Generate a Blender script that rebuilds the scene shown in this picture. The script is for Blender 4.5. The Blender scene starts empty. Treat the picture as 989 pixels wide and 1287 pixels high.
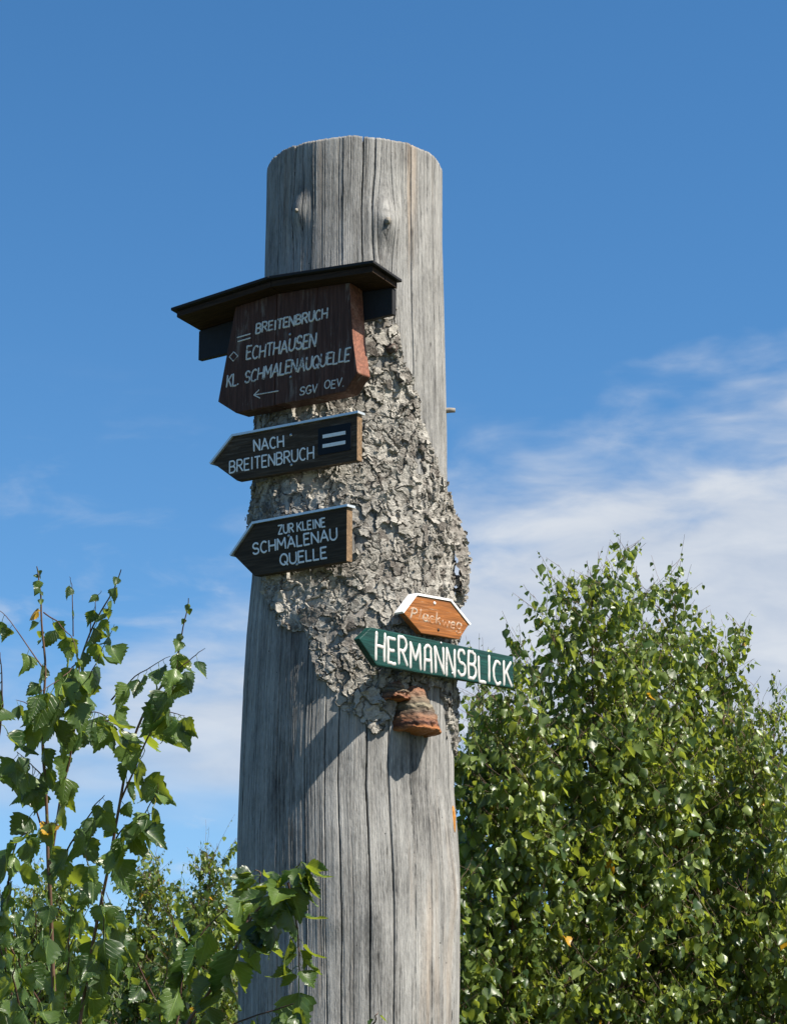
import bpy, bmesh, math, random
import numpy as np
from mathutils import Vector, Matrix, noise

R_ = math.radians
random.seed(11)
rng = np.random.default_rng(11)
scene = bpy.context.scene
col = scene.collection

# ------------------------------------------------------------------ camera
F = 2480.0                      # focal length in photograph pixels (989 wide)
PITCH = R_(12.6)
CAM = Vector((0.114, -5.3, 1.6))
cam_data = bpy.data.cameras.new('camera')
cam = bpy.data.objects.new('camera', cam_data)
col.objects.link(cam)
cam.location = CAM
cam.rotation_euler = (math.pi/2 + PITCH, 0, 0)
cam_data.sensor_fit = 'HORIZONTAL'
cam_data.sensor_width = 36
cam_data.lens = 36*F/989
cam_data.clip_start = 0.05
cam_data.clip_end = 5000
scene.camera = cam

# ------------------------------------------------------------------ sky, sun, exposure
SUN_AZ = R_(60)                 # to the right of the camera side of the trunk
SUN_EL = R_(51.5)
SUN_DIR = Vector((math.sin(SUN_AZ)*math.cos(SUN_EL), -math.cos(SUN_AZ)*math.cos(SUN_EL), math.sin(SUN_EL)))
sd = bpy.data.lights.new('sun', 'SUN')
sd.energy = 5.0
sd.angle = R_(0.5)
sd.color = (1.0, 0.93, 0.82)
sun = bpy.data.objects.new('sun', sd)
col.objects.link(sun)
sun.location = SUN_DIR*30
sun.rotation_euler = SUN_DIR.to_track_quat('Z', 'Y').to_euler()

scene.view_settings.view_transform = 'Standard'
scene.view_settings.look = 'None'
scene.view_settings.exposure = 1.0
scene.view_settings.gamma = 1
scene.view_settings.use_curve_mapping = False

world = bpy.data.worlds.new('World')
scene.world = world
world.use_nodes = True


class NT:
    """small helper to write node trees"""
    def __init__(self, tree):
        self.t = tree
        self.n = tree.nodes
        self.l = tree.links

    def node(self, kind, **kw):
        nd = self.n.new(kind)
        for k, v in kw.items():
            setattr(nd, k, v)
        return nd

    def link(self, a, b):
        self.l.new(a, b)

    def _in(self, sock, v):
        if v is None:
            return
        if isinstance(v, bpy.types.NodeSocket):
            self.l.new(v, sock)
        else:
            sock.default_value = v

    def math(self, op, a, b=None, c=None, clamp=False):
        nd = self.node('ShaderNodeMath', operation=op, use_clamp=clamp)
        self._in(nd.inputs[0], a)
        self._in(nd.inputs[1], b)
        self._in(nd.inputs[2], c)
        return nd.outputs[0]

    def mix(self, fac, a, b, blend='MIX'):
        nd = self.node('ShaderNodeMix', data_type='RGBA', blend_type=blend)
        self._in(nd.inputs[0], fac)
        self._in(nd.inputs[6], a if isinstance(a, bpy.types.NodeSocket) else tuple(a)+(1,))
        self._in(nd.inputs[7], b if isinstance(b, bpy.types.NodeSocket) else tuple(b)+(1,))
        return nd.outputs[2]

    def mapping(self, vec, scale=(1, 1, 1), loc=(0, 0, 0), rot=(0, 0, 0)):
        nd = self.node('ShaderNodeMapping')
        self.link(vec, nd.inputs[0])
        nd.inputs['Scale'].default_value = scale
        nd.inputs['Location'].default_value = loc
        nd.inputs['Rotation'].default_value = rot
        return nd.outputs[0]

    def noise(self, vec, scale=5, detail=4, rough=0.55, dist=0.0):
        nd = self.node('ShaderNodeTexNoise')
        if vec is not None:
            self.link(vec, nd.inputs['Vector'])
        nd.inputs['Scale'].default_value = scale
        nd.inputs['Detail'].default_value = detail
        nd.inputs['Roughness'].default_value = rough
        nd.inputs['Distortion'].default_value = dist
        return nd.outputs[0]

    def voronoi(self, vec, scale=5, feature='F1', out=0):
        nd = self.node('ShaderNodeTexVoronoi', feature=feature)
        self.link(vec, nd.inputs['Vector'])
        nd.inputs['Scale'].default_value = scale
        return nd.outputs[out]

    def ramp(self, fac, stops, interp='LINEAR'):
        nd = self.node('ShaderNodeValToRGB')
        nd.color_ramp.interpolation = interp
        e = nd.color_ramp.elements
        while len(e) > 1:
            e.remove(e[-1])
        for i, (p, c) in enumerate(stops):
            if i == 0:
                e[0].position = p
                el = e[0]
            else:
                el = e.new(p)
            el.color = (c, c, c, 1) if isinstance(c, (int, float)) else tuple(c)+(1,)
        self._in(nd.inputs[0], fac)
        return nd.outputs[0]

    def smooth(self, v, a, b, lo=0.0, hi=1.0):
        nd = self.node('ShaderNodeMapRange', interpolation_type='SMOOTHSTEP')
        self._in(nd.inputs[0], v)
        for i, x in enumerate((a, b, lo, hi)):
            nd.inputs[1+i].default_value = x
        return nd.outputs[0]

    def bump(self, h, strength=0.5, dist=0.01, normal=None):
        nd = self.node('ShaderNodeBump')
        nd.inputs['Strength'].default_value = strength
        nd.inputs['Distance'].default_value = dist
        self.link(h, nd.inputs['Height'])
        if normal is not None:
            self.link(normal, nd.inputs['Normal'])
        return nd.outputs[0]


def build_world():
    w = NT(world.node_tree)
    for nd in list(w.n):
        w.n.remove(nd)
    out = w.node('ShaderNodeOutputWorld')
    bg = w.node('ShaderNodeBackground')
    sky = w.node('ShaderNodeTexSky', sky_type='NISHITA')
    sky.sun_disc = False
    sky.sun_elevation = SUN_EL
    sky.sun_rotation = math.atan2(SUN_DIR.x, SUN_DIR.y)
    sky.altitude = 300
    sky.air_density = 1.0
    sky.dust_density = 0.2
    sky.ozone_density = 3.0
    hs = w.node('ShaderNodeHueSaturation')
    hs.inputs['Hue'].default_value = 0.497
    hs.inputs['Saturation'].default_value = 1.25
    hs.inputs['Value'].default_value = 1.0
    w.link(sky.outputs[0], hs.inputs['Color'])
    tc = w.node('ShaderNodeTexCoord')
    d = tc.outputs['Generated']
    sep = w.node('ShaderNodeSeparateXYZ')
    w.link(d, sep.inputs[0])
    x, z = sep.outputs[0], sep.outputs[2]
    # the sky keeps its blue down to the horizon: look it up a little higher than the view
    hz = w.node('ShaderNodeCombineXYZ')
    w.link(x, hz.inputs[0])
    w.link(sep.outputs[1], hz.inputs[1])
    w.link(w.math('MULTIPLY_ADD', w.math('MAXIMUM', z, 0.0), 0.86, 0.13), hz.inputs[2])
    nrm = w.node('ShaderNodeVectorMath', operation='NORMALIZE')
    w.link(hz.outputs[0], nrm.inputs[0])
    w.link(nrm.outputs[0], sky.inputs[0])
    # a bank of thin cloud above the horizon, its upper edge rising to the right, torn by noise
    mp = w.mapping(d, scale=(4.6, 4.6, 13), rot=(0, R_(-15), 0), loc=(0.35, 0, 0.2))
    big = w.noise(mp, 1.5, 4, 0.5, 0.3)
    mp2 = w.mapping(d, scale=(8, 8, 24), rot=(0, R_(-17), 0), loc=(3.1, 1.7, 0.4))
    fine = w.noise(mp2, 2.0, 7, 0.55, 0.35)
    q = w.math('SUBTRACT', z, w.math('MULTIPLY_ADD', x, 0.32, 0.183))
    q = w.math('ADD', q, w.math('MULTIPLY_ADD', big, -0.16, 0.08))
    q = w.math('ADD', q, w.math('MULTIPLY_ADD', fine, -0.085, 0.0425))
    top = w.smooth(q, 0.050, -0.036)
    low = w.smooth(w.math('ADD', z, w.math('MULTIPLY_ADD', big, 0.10, -0.05)), 0.055, 0.115)
    rightish = w.smooth(x, -0.22, 0.05, 0.85, 1.0)
    body = w.math('MULTIPLY', w.math('MULTIPLY', top, w.math('MULTIPLY_ADD', low, 0.9, 0.1)), rightish)
    wisp = w.math('MULTIPLY', w.smooth(fine, 0.50, 0.78), w.smooth(z, 0.30, 0.16))
    mask = w.math('MAXIMUM', w.math('MULTIPLY', body, 0.93), w.math('MULTIPLY', wisp, 0.40))
    shade = w.ramp(fine, [(0.3, (3.3, 3.75, 4.5)), (0.68, (4.5, 4.75, 5.1))])
    c = w.mix(mask, hs.outputs[0], shade)
    w.link(c, bg.inputs[0])
    bg.inputs[1].default_value = 0.080
    w.link(bg.outputs[0], out.inputs[0])


build_world()

# ------------------------------------------------------------------ projection helpers
FWD = Vector((0, math.cos(PITCH), math.sin(PITCH)))
UP = Vector((0, -math.sin(PITCH), math.cos(PITCH)))


def ray(px, py):
    return FWD + Vector((1, 0, 0))*((px-494.5)/F) + UP*((643.5-py)/F)


def at(px, py, dist):
    """the world point seen at a photograph pixel, dist metres in front of the camera"""
    return CAM + ray(px, py)*dist


def to_px(p):
    v = Vector(p)-CAM
    dpt = v.dot(FWD)
    return 494.5 + F*v.x/dpt, 643.5 - F*v.dot(UP)/dpt, dpt


# ------------------------------------------------------------------ object helpers
def link(o, parent=None):
    col.objects.link(o)
    if parent is not None:
        o.parent = parent
    return o


def thing(name, label, cat, loc=(0, 0, 0), rz=0.0, group=None):
    o = bpy.data.objects.new(name, None)
    o.empty_display_size = 0.1
    o.location = loc
    o.rotation_euler = (0, 0, rz)
    o['label'] = label
    o['category'] = cat
    if group:
        o['group'] = group
    return link(o)


def mesh_np(name, V, faces, smooth=True):
    """V (n,3); faces: list of arrays (m,k)"""
    me = bpy.data.meshes.new(name)
    V = np.asarray(V, dtype=np.float32)
    if not isinstance(faces, (list, tuple)):
        faces = [faces]
    faces = [np.asarray(f, dtype=np.int32) for f in faces if len(f)]
    me.vertices.add(len(V))
    me.vertices.foreach_set('co', V.ravel())
    nl = sum(f.size for f in faces)
    npoly = sum(len(f) for f in faces)
    me.loops.add(nl)
    me.polygons.add(npoly)
    me.loops.foreach_set('vertex_index', np.concatenate([f.ravel() for f in faces]))
    tot = np.concatenate([np.full(len(f), f.shape[1], dtype=np.int32) for f in faces])
    start = np.zeros(npoly, dtype=np.int32)
    start[1:] = np.cumsum(tot)[:-1]
    me.polygons.foreach_set('loop_start', start)
    me.polygons.foreach_set('use_smooth', np.full(npoly, smooth, dtype=bool))
    me.update(calc_edges=True)
    me.validate()
    return me


def obj(name, me, mat, parent=None, kind=None, label=None):
    o = bpy.data.objects.new(name, me)
    if mat is not None:
        for m in (mat if isinstance(mat, (list, tuple)) else [mat]):
            if len(me.materials) < (len(mat) if isinstance(mat, (list, tuple)) else 1):
                me.materials.append(m)
    if kind:
        o['kind'] = kind
    if label:
        o['label'] = label
    return link(o, parent)


def bm_obj(name, bm, mat, parent=None, smooth=False, **kw):
    me = bpy.data.meshes.new(name)
    bm.normal_update()
    bm.to_mesh(me)
    bm.free()
    if smooth:
        for p in me.polygons:
            p.use_smooth = True
    return obj(name, me, mat, parent, **kw)


# ------------------------------------------------------------------ materials
def new_mat(name):
    m = bpy.data.materials.new(name)
    m.use_nodes = True
    t = NT(m.node_tree)
    b = m.node_tree.nodes['Principled BSDF']
    return m, t, b


def mat_wood():
    m, t, b = new_mat('weathered_wood')
    uv = t.node('ShaderNodeUVMap', uv_map='grain').outputs[0]
    fib = t.noise(t.mapping(uv, (420, 14, 1)), 1, 5, 0.7)
    fleck = t.noise(t.mapping(uv, (300, 55, 1), (3.3, 1.1, 0)), 1, 3, 0.7)
    band = t.noise(t.mapping(uv, (60, 1.1, 1)), 1, 5, 0.62, 0.2)
    patch = t.noise(t.mapping(uv, (8, 2.6, 1), (2.7, 1.3, 0)), 1, 5, 0.6)
    warm = t.noise(t.mapping(uv, (17, 0.75, 1), (5.2, 0.4, 0)), 1, 5, 0.6)
    blot = t.noise(t.mapping(uv, (34, 15, 1), (1.2, 8.4, 0)), 1, 6, 0.65)
    v = t.math('MULTIPLY_ADD', fib, 0.52, t.math('MULTIPLY_ADD', band, 0.48, t.math('MULTIPLY_ADD', patch, 0.62, -0.14)))
    v = t.math('MULTIPLY_ADD', blot, 0.26, t.math('MULTIPLY_ADD', fleck, 0.34, v))
    c = t.ramp(v, [(0.70, (0.050, 0.050, 0.049)), (0.88, (0.178, 0.174, 0.166)),
                   (1.0, (0.285, 0.279, 0.265))])
    lightw = t.smooth(v, 1.0, 1.22)
    c = t.mix(lightw, c, (0.46, 0.45, 0.425))
    wm = t.math('MULTIPLY', t.smooth(warm, 0.54, 0.72), 0.58)
    c = t.mix(wm, c, t.ramp(v, [(0.75, (0.12, 0.090, 0.068)), (1.0, (0.36, 0.285, 0.215))]))
    # fine dark checks along the grain
    chk = t.noise(t.mapping(uv, (190, 1.9, 1), (8.8, 2.2, 0)), 1, 3, 0.5)
    line = t.smooth(t.math('ABSOLUTE', t.math('SUBTRACT', chk, 0.53)), 0.012, 0.003)
    gate = t.smooth(t.noise(t.mapping(uv, (22, 3.2, 1), (4, 9, 0)), 1, 3, 0.5), 0.47, 0.56)
    line = t.math('MULTIPLY', line, gate)
    c = t.mix(t.math('MULTIPLY', line, 0.8), c, (0.025, 0.024, 0.023))
    # beetle holes and small dark specks
    vd = t.voronoi(t.mapping(uv, (1, 0.8, 1)), 42)
    vg = t.noise(t.mapping(uv, (9, 5, 1), (7, 3, 0)), 1, 2, 0.5)
    hole = t.math('MULTIPLY', t.smooth(vd, 0.085, 0.055), t.smooth(vg, 0.52, 0.60))
    c = t.mix(hole, c, (0.02, 0.018, 0.016))
    t.link(c, b.inputs['Base Color'])
    b.inputs['Roughness'].default_value = 0.85
    b.inputs['Specular IOR Level'].default_value = 0.2
    h = t.math('MULTIPLY_ADD', fib, 0.8, t.math('MULTIPLY_ADD', fleck, 0.5, t.math('MULTIPLY', band, 0.7)))
    h = t.math('SUBTRACT', h, t.math('MULTIPLY', line, 0.6))
    n = t.bump(h, 0.9, 0.004)
    t.link(n, b.inputs['Normal'])
    return m


def mat_bark(name='bark_plates', dark=1.0, attr=False):
    m, t, b = new_mat(name)
    tc = t.node('ShaderNodeTexCoord')
    geo = t.node('ShaderNodeNewGeometry')
    p = geo.outputs['Position']
    n1 = t.noise(p, 55, 6, 0.65)
    n2 = t.noise(t.mapping(p, (1, 1, 1), (3, 1, 2)), 230, 4, 0.7)
    n3 = t.noise(t.mapping(p, (1, 1, 1), (7, 5, 2)), 11, 4, 0.6)
    v = t.math('MULTIPLY_ADD', n1, 0.5, t.math('MULTIPLY_ADD', n2, 0.3, t.math('MULTIPLY', n3, 0.35)))
    c = t.ramp(v, [(0.40, (0.12*dark, 0.10*dark, 0.082*dark)), (0.51, (0.30*dark, 0.28*dark, 0.245*dark)),
                   (0.60, (0.53*dark, 0.50*dark, 0.445*dark)), (0.8, (0.68*dark, 0.65*dark, 0.58*dark))])
    rnd = t.math('FRACT', t.math('ADD', geo.outputs['Random Per Island'], t.node('ShaderNodeObjectInfo').outputs['Random']))
    if attr:
        rnd = t.node('ShaderNodeAttribute', attribute_name='tone').outputs['Fac']
    c = t.mix(t.math('MULTIPLY', t.smooth(rnd, 0.42, 1.0), 0.85), c, (0.13*dark, 0.11*dark, 0.095*dark))
    t.link(c, b.inputs['Base Color'])
    b.inputs['Roughness'].default_value = 0.9
    b.inputs['Specular IOR Level'].default_value = 0.15
    h = t.math('MULTIPLY_ADD', n2, 0.5, n1)
    t.link(t.bump(h, 0.9, 0.006), b.inputs['Normal'])
    return m


def mat_painted(name, colr, worn, wear=(0.6, 0.75), scale=(4, 4, 30), rough=0.55, grain=0.5, sheen_spec=0.4, vert=False):
    """painted board: grain along local x (or z), paint worn through to another colour"""
    m, t, b = new_mat(name)
    tc = t.node('ShaderNodeTexCoord').outputs['Object']
    gs = (90, 90, 5) if vert else (5, 90, 90)
    g = t.noise(t.mapping(tc, gs), 1.6, 5, 0.65, 0.4)
    n = t.noise(t.mapping(tc, scale, (1.3, 4.4, 2.2)), 2.2, 6, 0.68, 0.5)
    c0 = t.mix(t.smooth(g, 0.35, 0.75), tuple(x*0.62 for x in colr), tuple(min(1, x*1.35) for x in colr))
    c = t.mix(t.smooth(t.math('MULTIPLY_ADD', g, 0.35, n), wear[0], wear[1]), c0, worn)
    t.link(c, b.inputs['Base Color'])
    b.inputs['Roughness'].default_value = rough
    b.inputs['Specular IOR Level'].default_value = sheen_spec
    t.link(t.bump(g, grain, 0.003), b.inputs['Normal'])
    return m


def mat_letter(name, colr, under, wear):
    m, t, b = new_mat(name)
    tc = t.node('ShaderNodeTexCoord').outputs['Object']
    n = t.noise(t.mapping(tc, (1, 1, 1), (0.3, 2, 1)), 95, 6, 0.72)
    n2 = t.noise(t.mapping(tc, (1, 1, 1), (4, 2, 1)), 14, 3, 0.5)
    v = t.math('MULTIPLY_ADD', n2, 0.45, n)
    c = t.mix(t.smooth(v, wear[0], wear[1]), colr, under)
    t.link(c, b.inputs['Base Color'])
    b.inputs['Roughness'].default_value = 0.6
    t.link(t.bump(n, 0.3, 0.002), b.inputs['Normal'])
    return m


def mat_simple(name, colr, rough=0.5, metal=0.0, var=0.25, scale=40, bump=0.15, spec=0.4):
    m, t, b = new_mat(name)
    tc = t.node('ShaderNodeTexCoord').outputs['Object']
    n = t.noise(tc, scale, 5, 0.6)
    c = t.mix(n, tuple(x*(1-var) for x in colr), tuple(min(1, x*(1+var)) for x in colr))
    t.link(c, b.inputs['Base Color'])
    b.inputs['Roughness'].default_value = rough
    b.inputs['Metallic'].default_value = metal
    b.inputs['Specular IOR Level'].default_value = spec
    t.link(t.bump(n, bump, 0.002), b.inputs['Normal'])
    return m


def mat_leaf(name, dark, light, trans, gloss=0.42, mixf=0.38, veins=False, yellow=0.985):
    m, t, b = new_mat(name)
    out = m.node_tree.nodes['Material Output']
    geo = t.node('ShaderNodeNewGeometry')
    rnd = t.math('FRACT', t.math('ADD', geo.outputs['Random Per Island'], t.node('ShaderNodeObjectInfo').outputs['Random']))
    r2 = t.math('FRACT', t.math('MULTIPLY', rnd, 7.31))
    c = t.mix(t.math('POWER', rnd, 1.5), dark, light)
    tr = t.mix(rnd, tuple(x*0.75 for x in trans), trans)
    y = t.math('GREATER_THAN', r2, yellow)
    c = t.mix(y, c, (0.42, 0.24, 0.02))
    tr = t.mix(y, tr, (0.75, 0.42, 0.03))
    nz = t.noise(geo.outputs['Position'], 60, 4, 0.6)
    c = t.mix(t.math('MULTIPLY', t.smooth(nz, 0.5, 0.75), 0.35), c, tuple(x*0.6 for x in dark))
    if veins:
        uv = t.node('ShaderNodeUVMap', uv_map='blade').outputs[0]
        sp = t.node('ShaderNodeSeparateXYZ')
        t.link(uv, sp.inputs[0])
        ax = t.math('ABSOLUTE', sp.outputs[0])
        ph = t.math('SUBTRACT', sp.outputs[1], t.math('MULTIPLY', ax, 0.85))
        st = t.math('ABSOLUTE', t.math('SUBTRACT', t.math('FRACT', t.math('MULTIPLY', ph, 7.5)), 0.5))
        side = t.smooth(st, 0.10, 0.0)
        mid = t.smooth(ax, 0.022, 0.006)
        vein = t.math('MAXIMUM', t.math('MULTIPLY', side, 0.6), mid)
        c = t.mix(t.math('MULTIPLY', vein, 0.5), c, tuple(min(1, x*1.9) for x in light))
        hgt = t.math('ADD', t.math('MULTIPLY', vein, -1.0), t.math('MULTIPLY', nz, 0.4))
        nb = t.bump(hgt, 0.5, 0.0016)
        t.link(nb, b.inputs['Normal'])
    t.link(c, b.inputs['Base Color'])
    b.inputs['Roughness'].default_value = gloss
    b.inputs['Specular IOR Level'].default_value = 0.5
    tb = t.node('ShaderNodeBsdfTranslucent')
    t.link(tr, tb.inputs[0])
    mx = t.node('ShaderNodeMixShader')
    mx.inputs[0].default_value = mixf
    t.link(b.outputs[0], mx.inputs[1])
    t.link(tb.outputs[0], mx.inputs[2])
    t.link(mx.outputs[0], out.inputs[0])
    return m


M = {}
M['wood'] = mat_wood()
M['bark'] = mat_bark('bark_plates', 0.68)
M['bark_under'] = mat_bark('bark_underlayer', 0.68, True)
M['board_brown'] = mat_painted('brown_painted_board', (0.080, 0.038, 0.027), (0.17, 0.14, 0.12), (0.70, 0.92), (16, 16, 4), 0.65, 0.6, 0.15, True)
M['end_red'] = mat_painted('red_brown_end_grain', (0.22, 0.085, 0.050), (0.30, 0.17, 0.115), (0.7, 0.95), (9, 9, 9), 0.75, 0.5)
M['roof_tar'] = mat_simple('black_roofing_felt', (0.012, 0.012, 0.014), 0.7, 0, 0.4, 60, 0.4, 0.3)
M['roof_under'] = mat_painted('roof_underside_board', (0.032, 0.018, 0.010), (0.075, 0.042, 0.018), (0.80, 1.05), (4, 14, 14), 0.7, 0.6, 0.2)
M['board_dark'] = mat_painted('dark_stained_board', (0.060, 0.043, 0.029), (0.14, 0.112, 0.088), (0.68, 0.95), (5, 40, 40), 0.7, 0.8, 0.12)
M['board_dark_plain'] = mat_painted('dark_painted_board', (0.050, 0.037, 0.025), (0.10, 0.080, 0.062), (0.76, 1.05), (5, 30, 30), 0.7, 0.5, 0.12)
M['end_tan'] = mat_painted('tan_end_grain', (0.20, 0.125, 0.065), (0.12, 0.075, 0.04), (0.75, 0.95), (9, 9, 9), 0.8, 0.4)
M['zinc'] = mat_simple('zinc_strip', (0.60, 0.64, 0.66), 0.42, 0.55, 0.10, 25, 0.08)
M['white_strip'] = mat_simple('white_painted_strip', (0.80, 0.80, 0.80), 0.4, 0, 0.05, 25, 0.05)
M['orange'] = mat_painted('orange_stained_board', (0.285, 0.098, 0.018), (0.40, 0.27, 0.17), (0.76, 0.88), (3, 60, 60), 0.5, 0.5, 0.4)
M['green'] = mat_painted('green_painted_board', (0.005, 0.046, 0.037), (0.04, 0.10, 0.08), (0.90, 1.1), (4, 60, 60), 0.42, 0.7, 0.35)
M['letter_old'] = mat_letter('old_white_lettering', (0.60, 0.59, 0.55), (0.12, 0.10, 0.09), (0.76, 0.90))
M['letter'] = mat_letter('white_lettering', (0.76, 0.77, 0.76), (0.45, 0.45, 0.44), (0.8, 1.0))
M['letter_thick'] = mat_letter('thick_white_lettering', (0.47, 0.46, 0.44), (0.20, 0.21, 0.20), (0.82, 0.94))
M['letter_worn'] = mat_letter('worn_pale_lettering', (0.36, 0.30, 0.23), (0.28, 0.10, 0.02), (0.65, 0.82))
M['black'] = mat_simple('black_enamel', (0.008, 0.009, 0.012), 0.5, 0, 0.2, 40, .1, .15)
M['screw'] = mat_simple('steel_screw', (0.45, 0.46, 0.46), 0.4, 0.8, 0.2)
M['screw_dark'] = mat_simple('rusty_screw', (0.05, 0.03, 0.02), 0.6, 0.3, 0.3)
M['twig'] = mat_simple('birch_twig', (0.075, 0.038, 0.027), 0.55, 0, 0.4, 60, 0.3)
M['stem'] = mat_simple('birch_stem', (0.13, 0.075, 0.050), 0.6, 0, 0.5, 50, 0.4)
M['twig_far'] = mat_simple('birch_twig_far', (0.11, 0.065, 0.045), 0.6, 0, 0.4, 60, 0.3)
M['leaf_near'] = mat_leaf('near_birch_leaf', (0.013, 0.037, 0.012), (0.090, 0.145, 0.030), (0.42, 0.52, 0.040), 0.38, 0.32, True, 0.993)
M['leaf_far'] = mat_leaf('far_birch_leaf', (0.020, 0.050, 0.013), (0.190, 0.245, 0.060), (0.52, 0.62, 0.065), 0.38, 0.33, False, 0.997)

# ------------------------------------------------------------------ ground
def build_ground():
    n = 90
    g = np.linspace(-1, 1, n)
    g = np.sign(g)*(np.abs(g)**3)*1500
    X, Y = np.meshgrid(g, g)
    Z = 0.05*np.sin(X*0.31+1)*np.cos(Y*0.27) + 0.02*np.sin(X*1.3)*np.sin(Y*1.1+2)
    Z = Z - 0.0006*np.maximum(0, np.hypot(X, Y)-12)
    V = np.stack([X, Y, Z], -1).reshape(-1, 3)
    i = np.arange(n*n).reshape(n, n)
    Fq = np.stack([i[:-1, :-1], i[:-1, 1:], i[1:, 1:], i[1:, :-1]], -1).reshape(-1, 4)
    m, t, b = new_mat('heath_ground')
    p = t.node('ShaderNodeNewGeometry').outputs['Position']
    a = t.noise(p, 0.7, 6, 0.6)
    d = t.noise(p, 14, 6, 0.7)
    c = t.ramp(t.math('MULTIPLY_ADD', a, 0.6, t.math('MULTIPLY', d, 0.4)),
               [(0.35, (0.035, 0.055, 0.018)), (0.5, (0.075, 0.095, 0.03)), (0.65, (0.16, 0.14, 0.065))])
    t.link(c, b.inputs['Base Color'])
    b.inputs['Roughness'].default_value = 0.95
    t.link(t.bump(d, 1.0, 0.08), b.inputs['Normal'])
    obj('ground', mesh_np('ground', V, Fq), m, kind='structure')


build_ground()

# ------------------------------------------------------------------ the dead trunk: measured outline
EDGES = [(213, 335, 555), (300, 333.5, 555.2), (400, 332, 557.5), (470, 330, 560), (520, 328, 561),
         (590, 323.5, 562.5), (650, 320.5, 564), (730, 317, 566), (800, 310.5, 568), (870, 306, 569),
         (930, 303.3, 569), (994, 301, 569.5), (1050, 299.2, 574.5), (1090, 298.5, 577), (1150, 299.3, 577.5),
         (1287, 300.3, 577.5)]


def _measure():
    zs, rs, xs = [], [], []
    for py, l, r in EDGES:
        a, c = ray(l, py), ray(r, py)
        f0, f1 = math.atan2(a.x, a.y), math.atan2(c.x, c.y)
        mid, half = (f0+f1)/2, (f1-f0)/2
        dh = 5.3/math.cos(mid)
        rs.append(dh*math.sin(half))
        xs.append(CAM.x+5.3*math.tan(mid))
        rr = ray((l+r)/2, py)
        zs.append(CAM.z + dh*math.cos(half)**2*rr.z/math.hypot(rr.x, rr.y))
    return np.array(zs[::-1]), np.array(rs[::-1]), np.array(xs[::-1])


TZ, TR, TX = _measure()
ZTOP = float(TZ[-1])
TZ = np.concatenate([[-0.3, 0.0, 0.35, 0.9], TZ])
TR = np.concatenate([[TR[0]*1.32, TR[0]*1.22, TR[0]*1.09, TR[0]*1.02], TR])
TX = np.concatenate([[TX[0]]*4, TX])


def rad(z):
    return np.interp(z, TZ, TR)


def cenx(z):
    return np.interp(z, TZ, TX)


def surf(th, z, off=0.0):
    r = rad(z)+off
    return np.stack([cenx(z)+r*np.sin(th), -r*np.cos(th), z+0*th], -1)


def trunk_hit(px, py, off=0.0):
    """(theta, z) where the ray of a pixel meets the trunk (clamped at the outline)"""
    d = ray(px, py)
    z = CAM.z+5.05*d.z/d.y
    for _ in range(6):
        r, cx = float(rad(z))+off, float(cenx(z))
        ox, oy = CAM.x-cx, CAM.y
        A = d.x*d.x+d.y*d.y
        B = ox*d.x+oy*d.y
        Cc = ox*ox+oy*oy-r*r
        disc = max(0.0, B*B-A*Cc)
        k = (-B-math.sqrt(disc))/A
        z = CAM.z+k*d.z
    hx, hy = ox+d.x*k, oy+d.y*k
    return math.atan2(hx, -hy), z


def zz(py, px=441):
    return trunk_hit(px, py)[1]


def fbm1(x, seed, octv=3):
    """smooth 1-d noise on arrays"""
    r = np.random.default_rng(seed)
    tab = r.uniform(-1, 1, 512)
    out = np.zeros_like(np.asarray(x, dtype=float))
    amp, tot = 1.0, 0
    for o in range(octv):
        xx = np.asarray(x)*(2**o)+17.3*o
        i = np.floor(xx).astype(int)
        f = xx-i
        f = f*f*(3-2*f)
        out += amp*(tab[i % 512]*(1-f)+tab[(i+1) % 512]*f)
        tot += amp
        amp *= 0.5
    return out/tot


def fbm2(x, y, seed, octv=3):
    r = np.random.default_rng(seed)
    tab = r.uniform(-1, 1, (256, 256))
    out = np.zeros(np.broadcast(x, y).shape)
    amp, tot = 1.0, 0
    for o in range(octv):
        xx, yy = x*(2**o)+11.1*o, y*(2**o)+5.7*o
        i, j = np.floor(xx).astype(int), np.floor(yy).astype(int)
        fx, fy = xx-i, yy-j
        fx, fy = fx*fx*(3-2*fx), fy*fy*(3-2*fy)
        i0, i1, j0, j1 = i % 256, (i+1) % 256, j % 256, (j+1) % 256
        out += amp*((tab[i0, j0]*(1-fx)+tab[i1, j0]*fx)*(1-fy)+(tab[i0, j1]*(1-fx)+tab[i1, j1]*fx)*fy)
        tot += amp
        amp *= 0.5
    return out/tot


dead = thing('dead_tree', 'tall bleached dead tree trunk with sawn flat top and patch of flaking bark', 'dead tree', (0, 0, 0))

KNOTS = [  # theta, z, bulge, grain push, radius
    (*trunk_hit(483, 277), 0.020, 0.060, 0.038),
    (*trunk_hit(377, 266), 0.014, 0.035, 0.026),
    (*trunk_hit(578-12, 1128), 0.012, 0.02, 0.06),
    (*trunk_hit(420, 1160), 0.005, 0.010, 0.03),
    (*trunk_hit(470, 1155), 0.004, 0.008, 0.03),
]


def grain(th, z):
    u = th + 0.014*fbm1(z*1.1, 5, 2) + 0.006*fbm2(th*5, z*2.2, 9, 2)
    for kt, kz, bul, push, kr in KNOTS:
        dt, dz = th-kt, z-kz
        u = u - push*np.tanh(dt/0.05)*np.exp(-(dt/0.22)**2)*np.exp(-(dz/0.11)**2)
    return u


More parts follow.
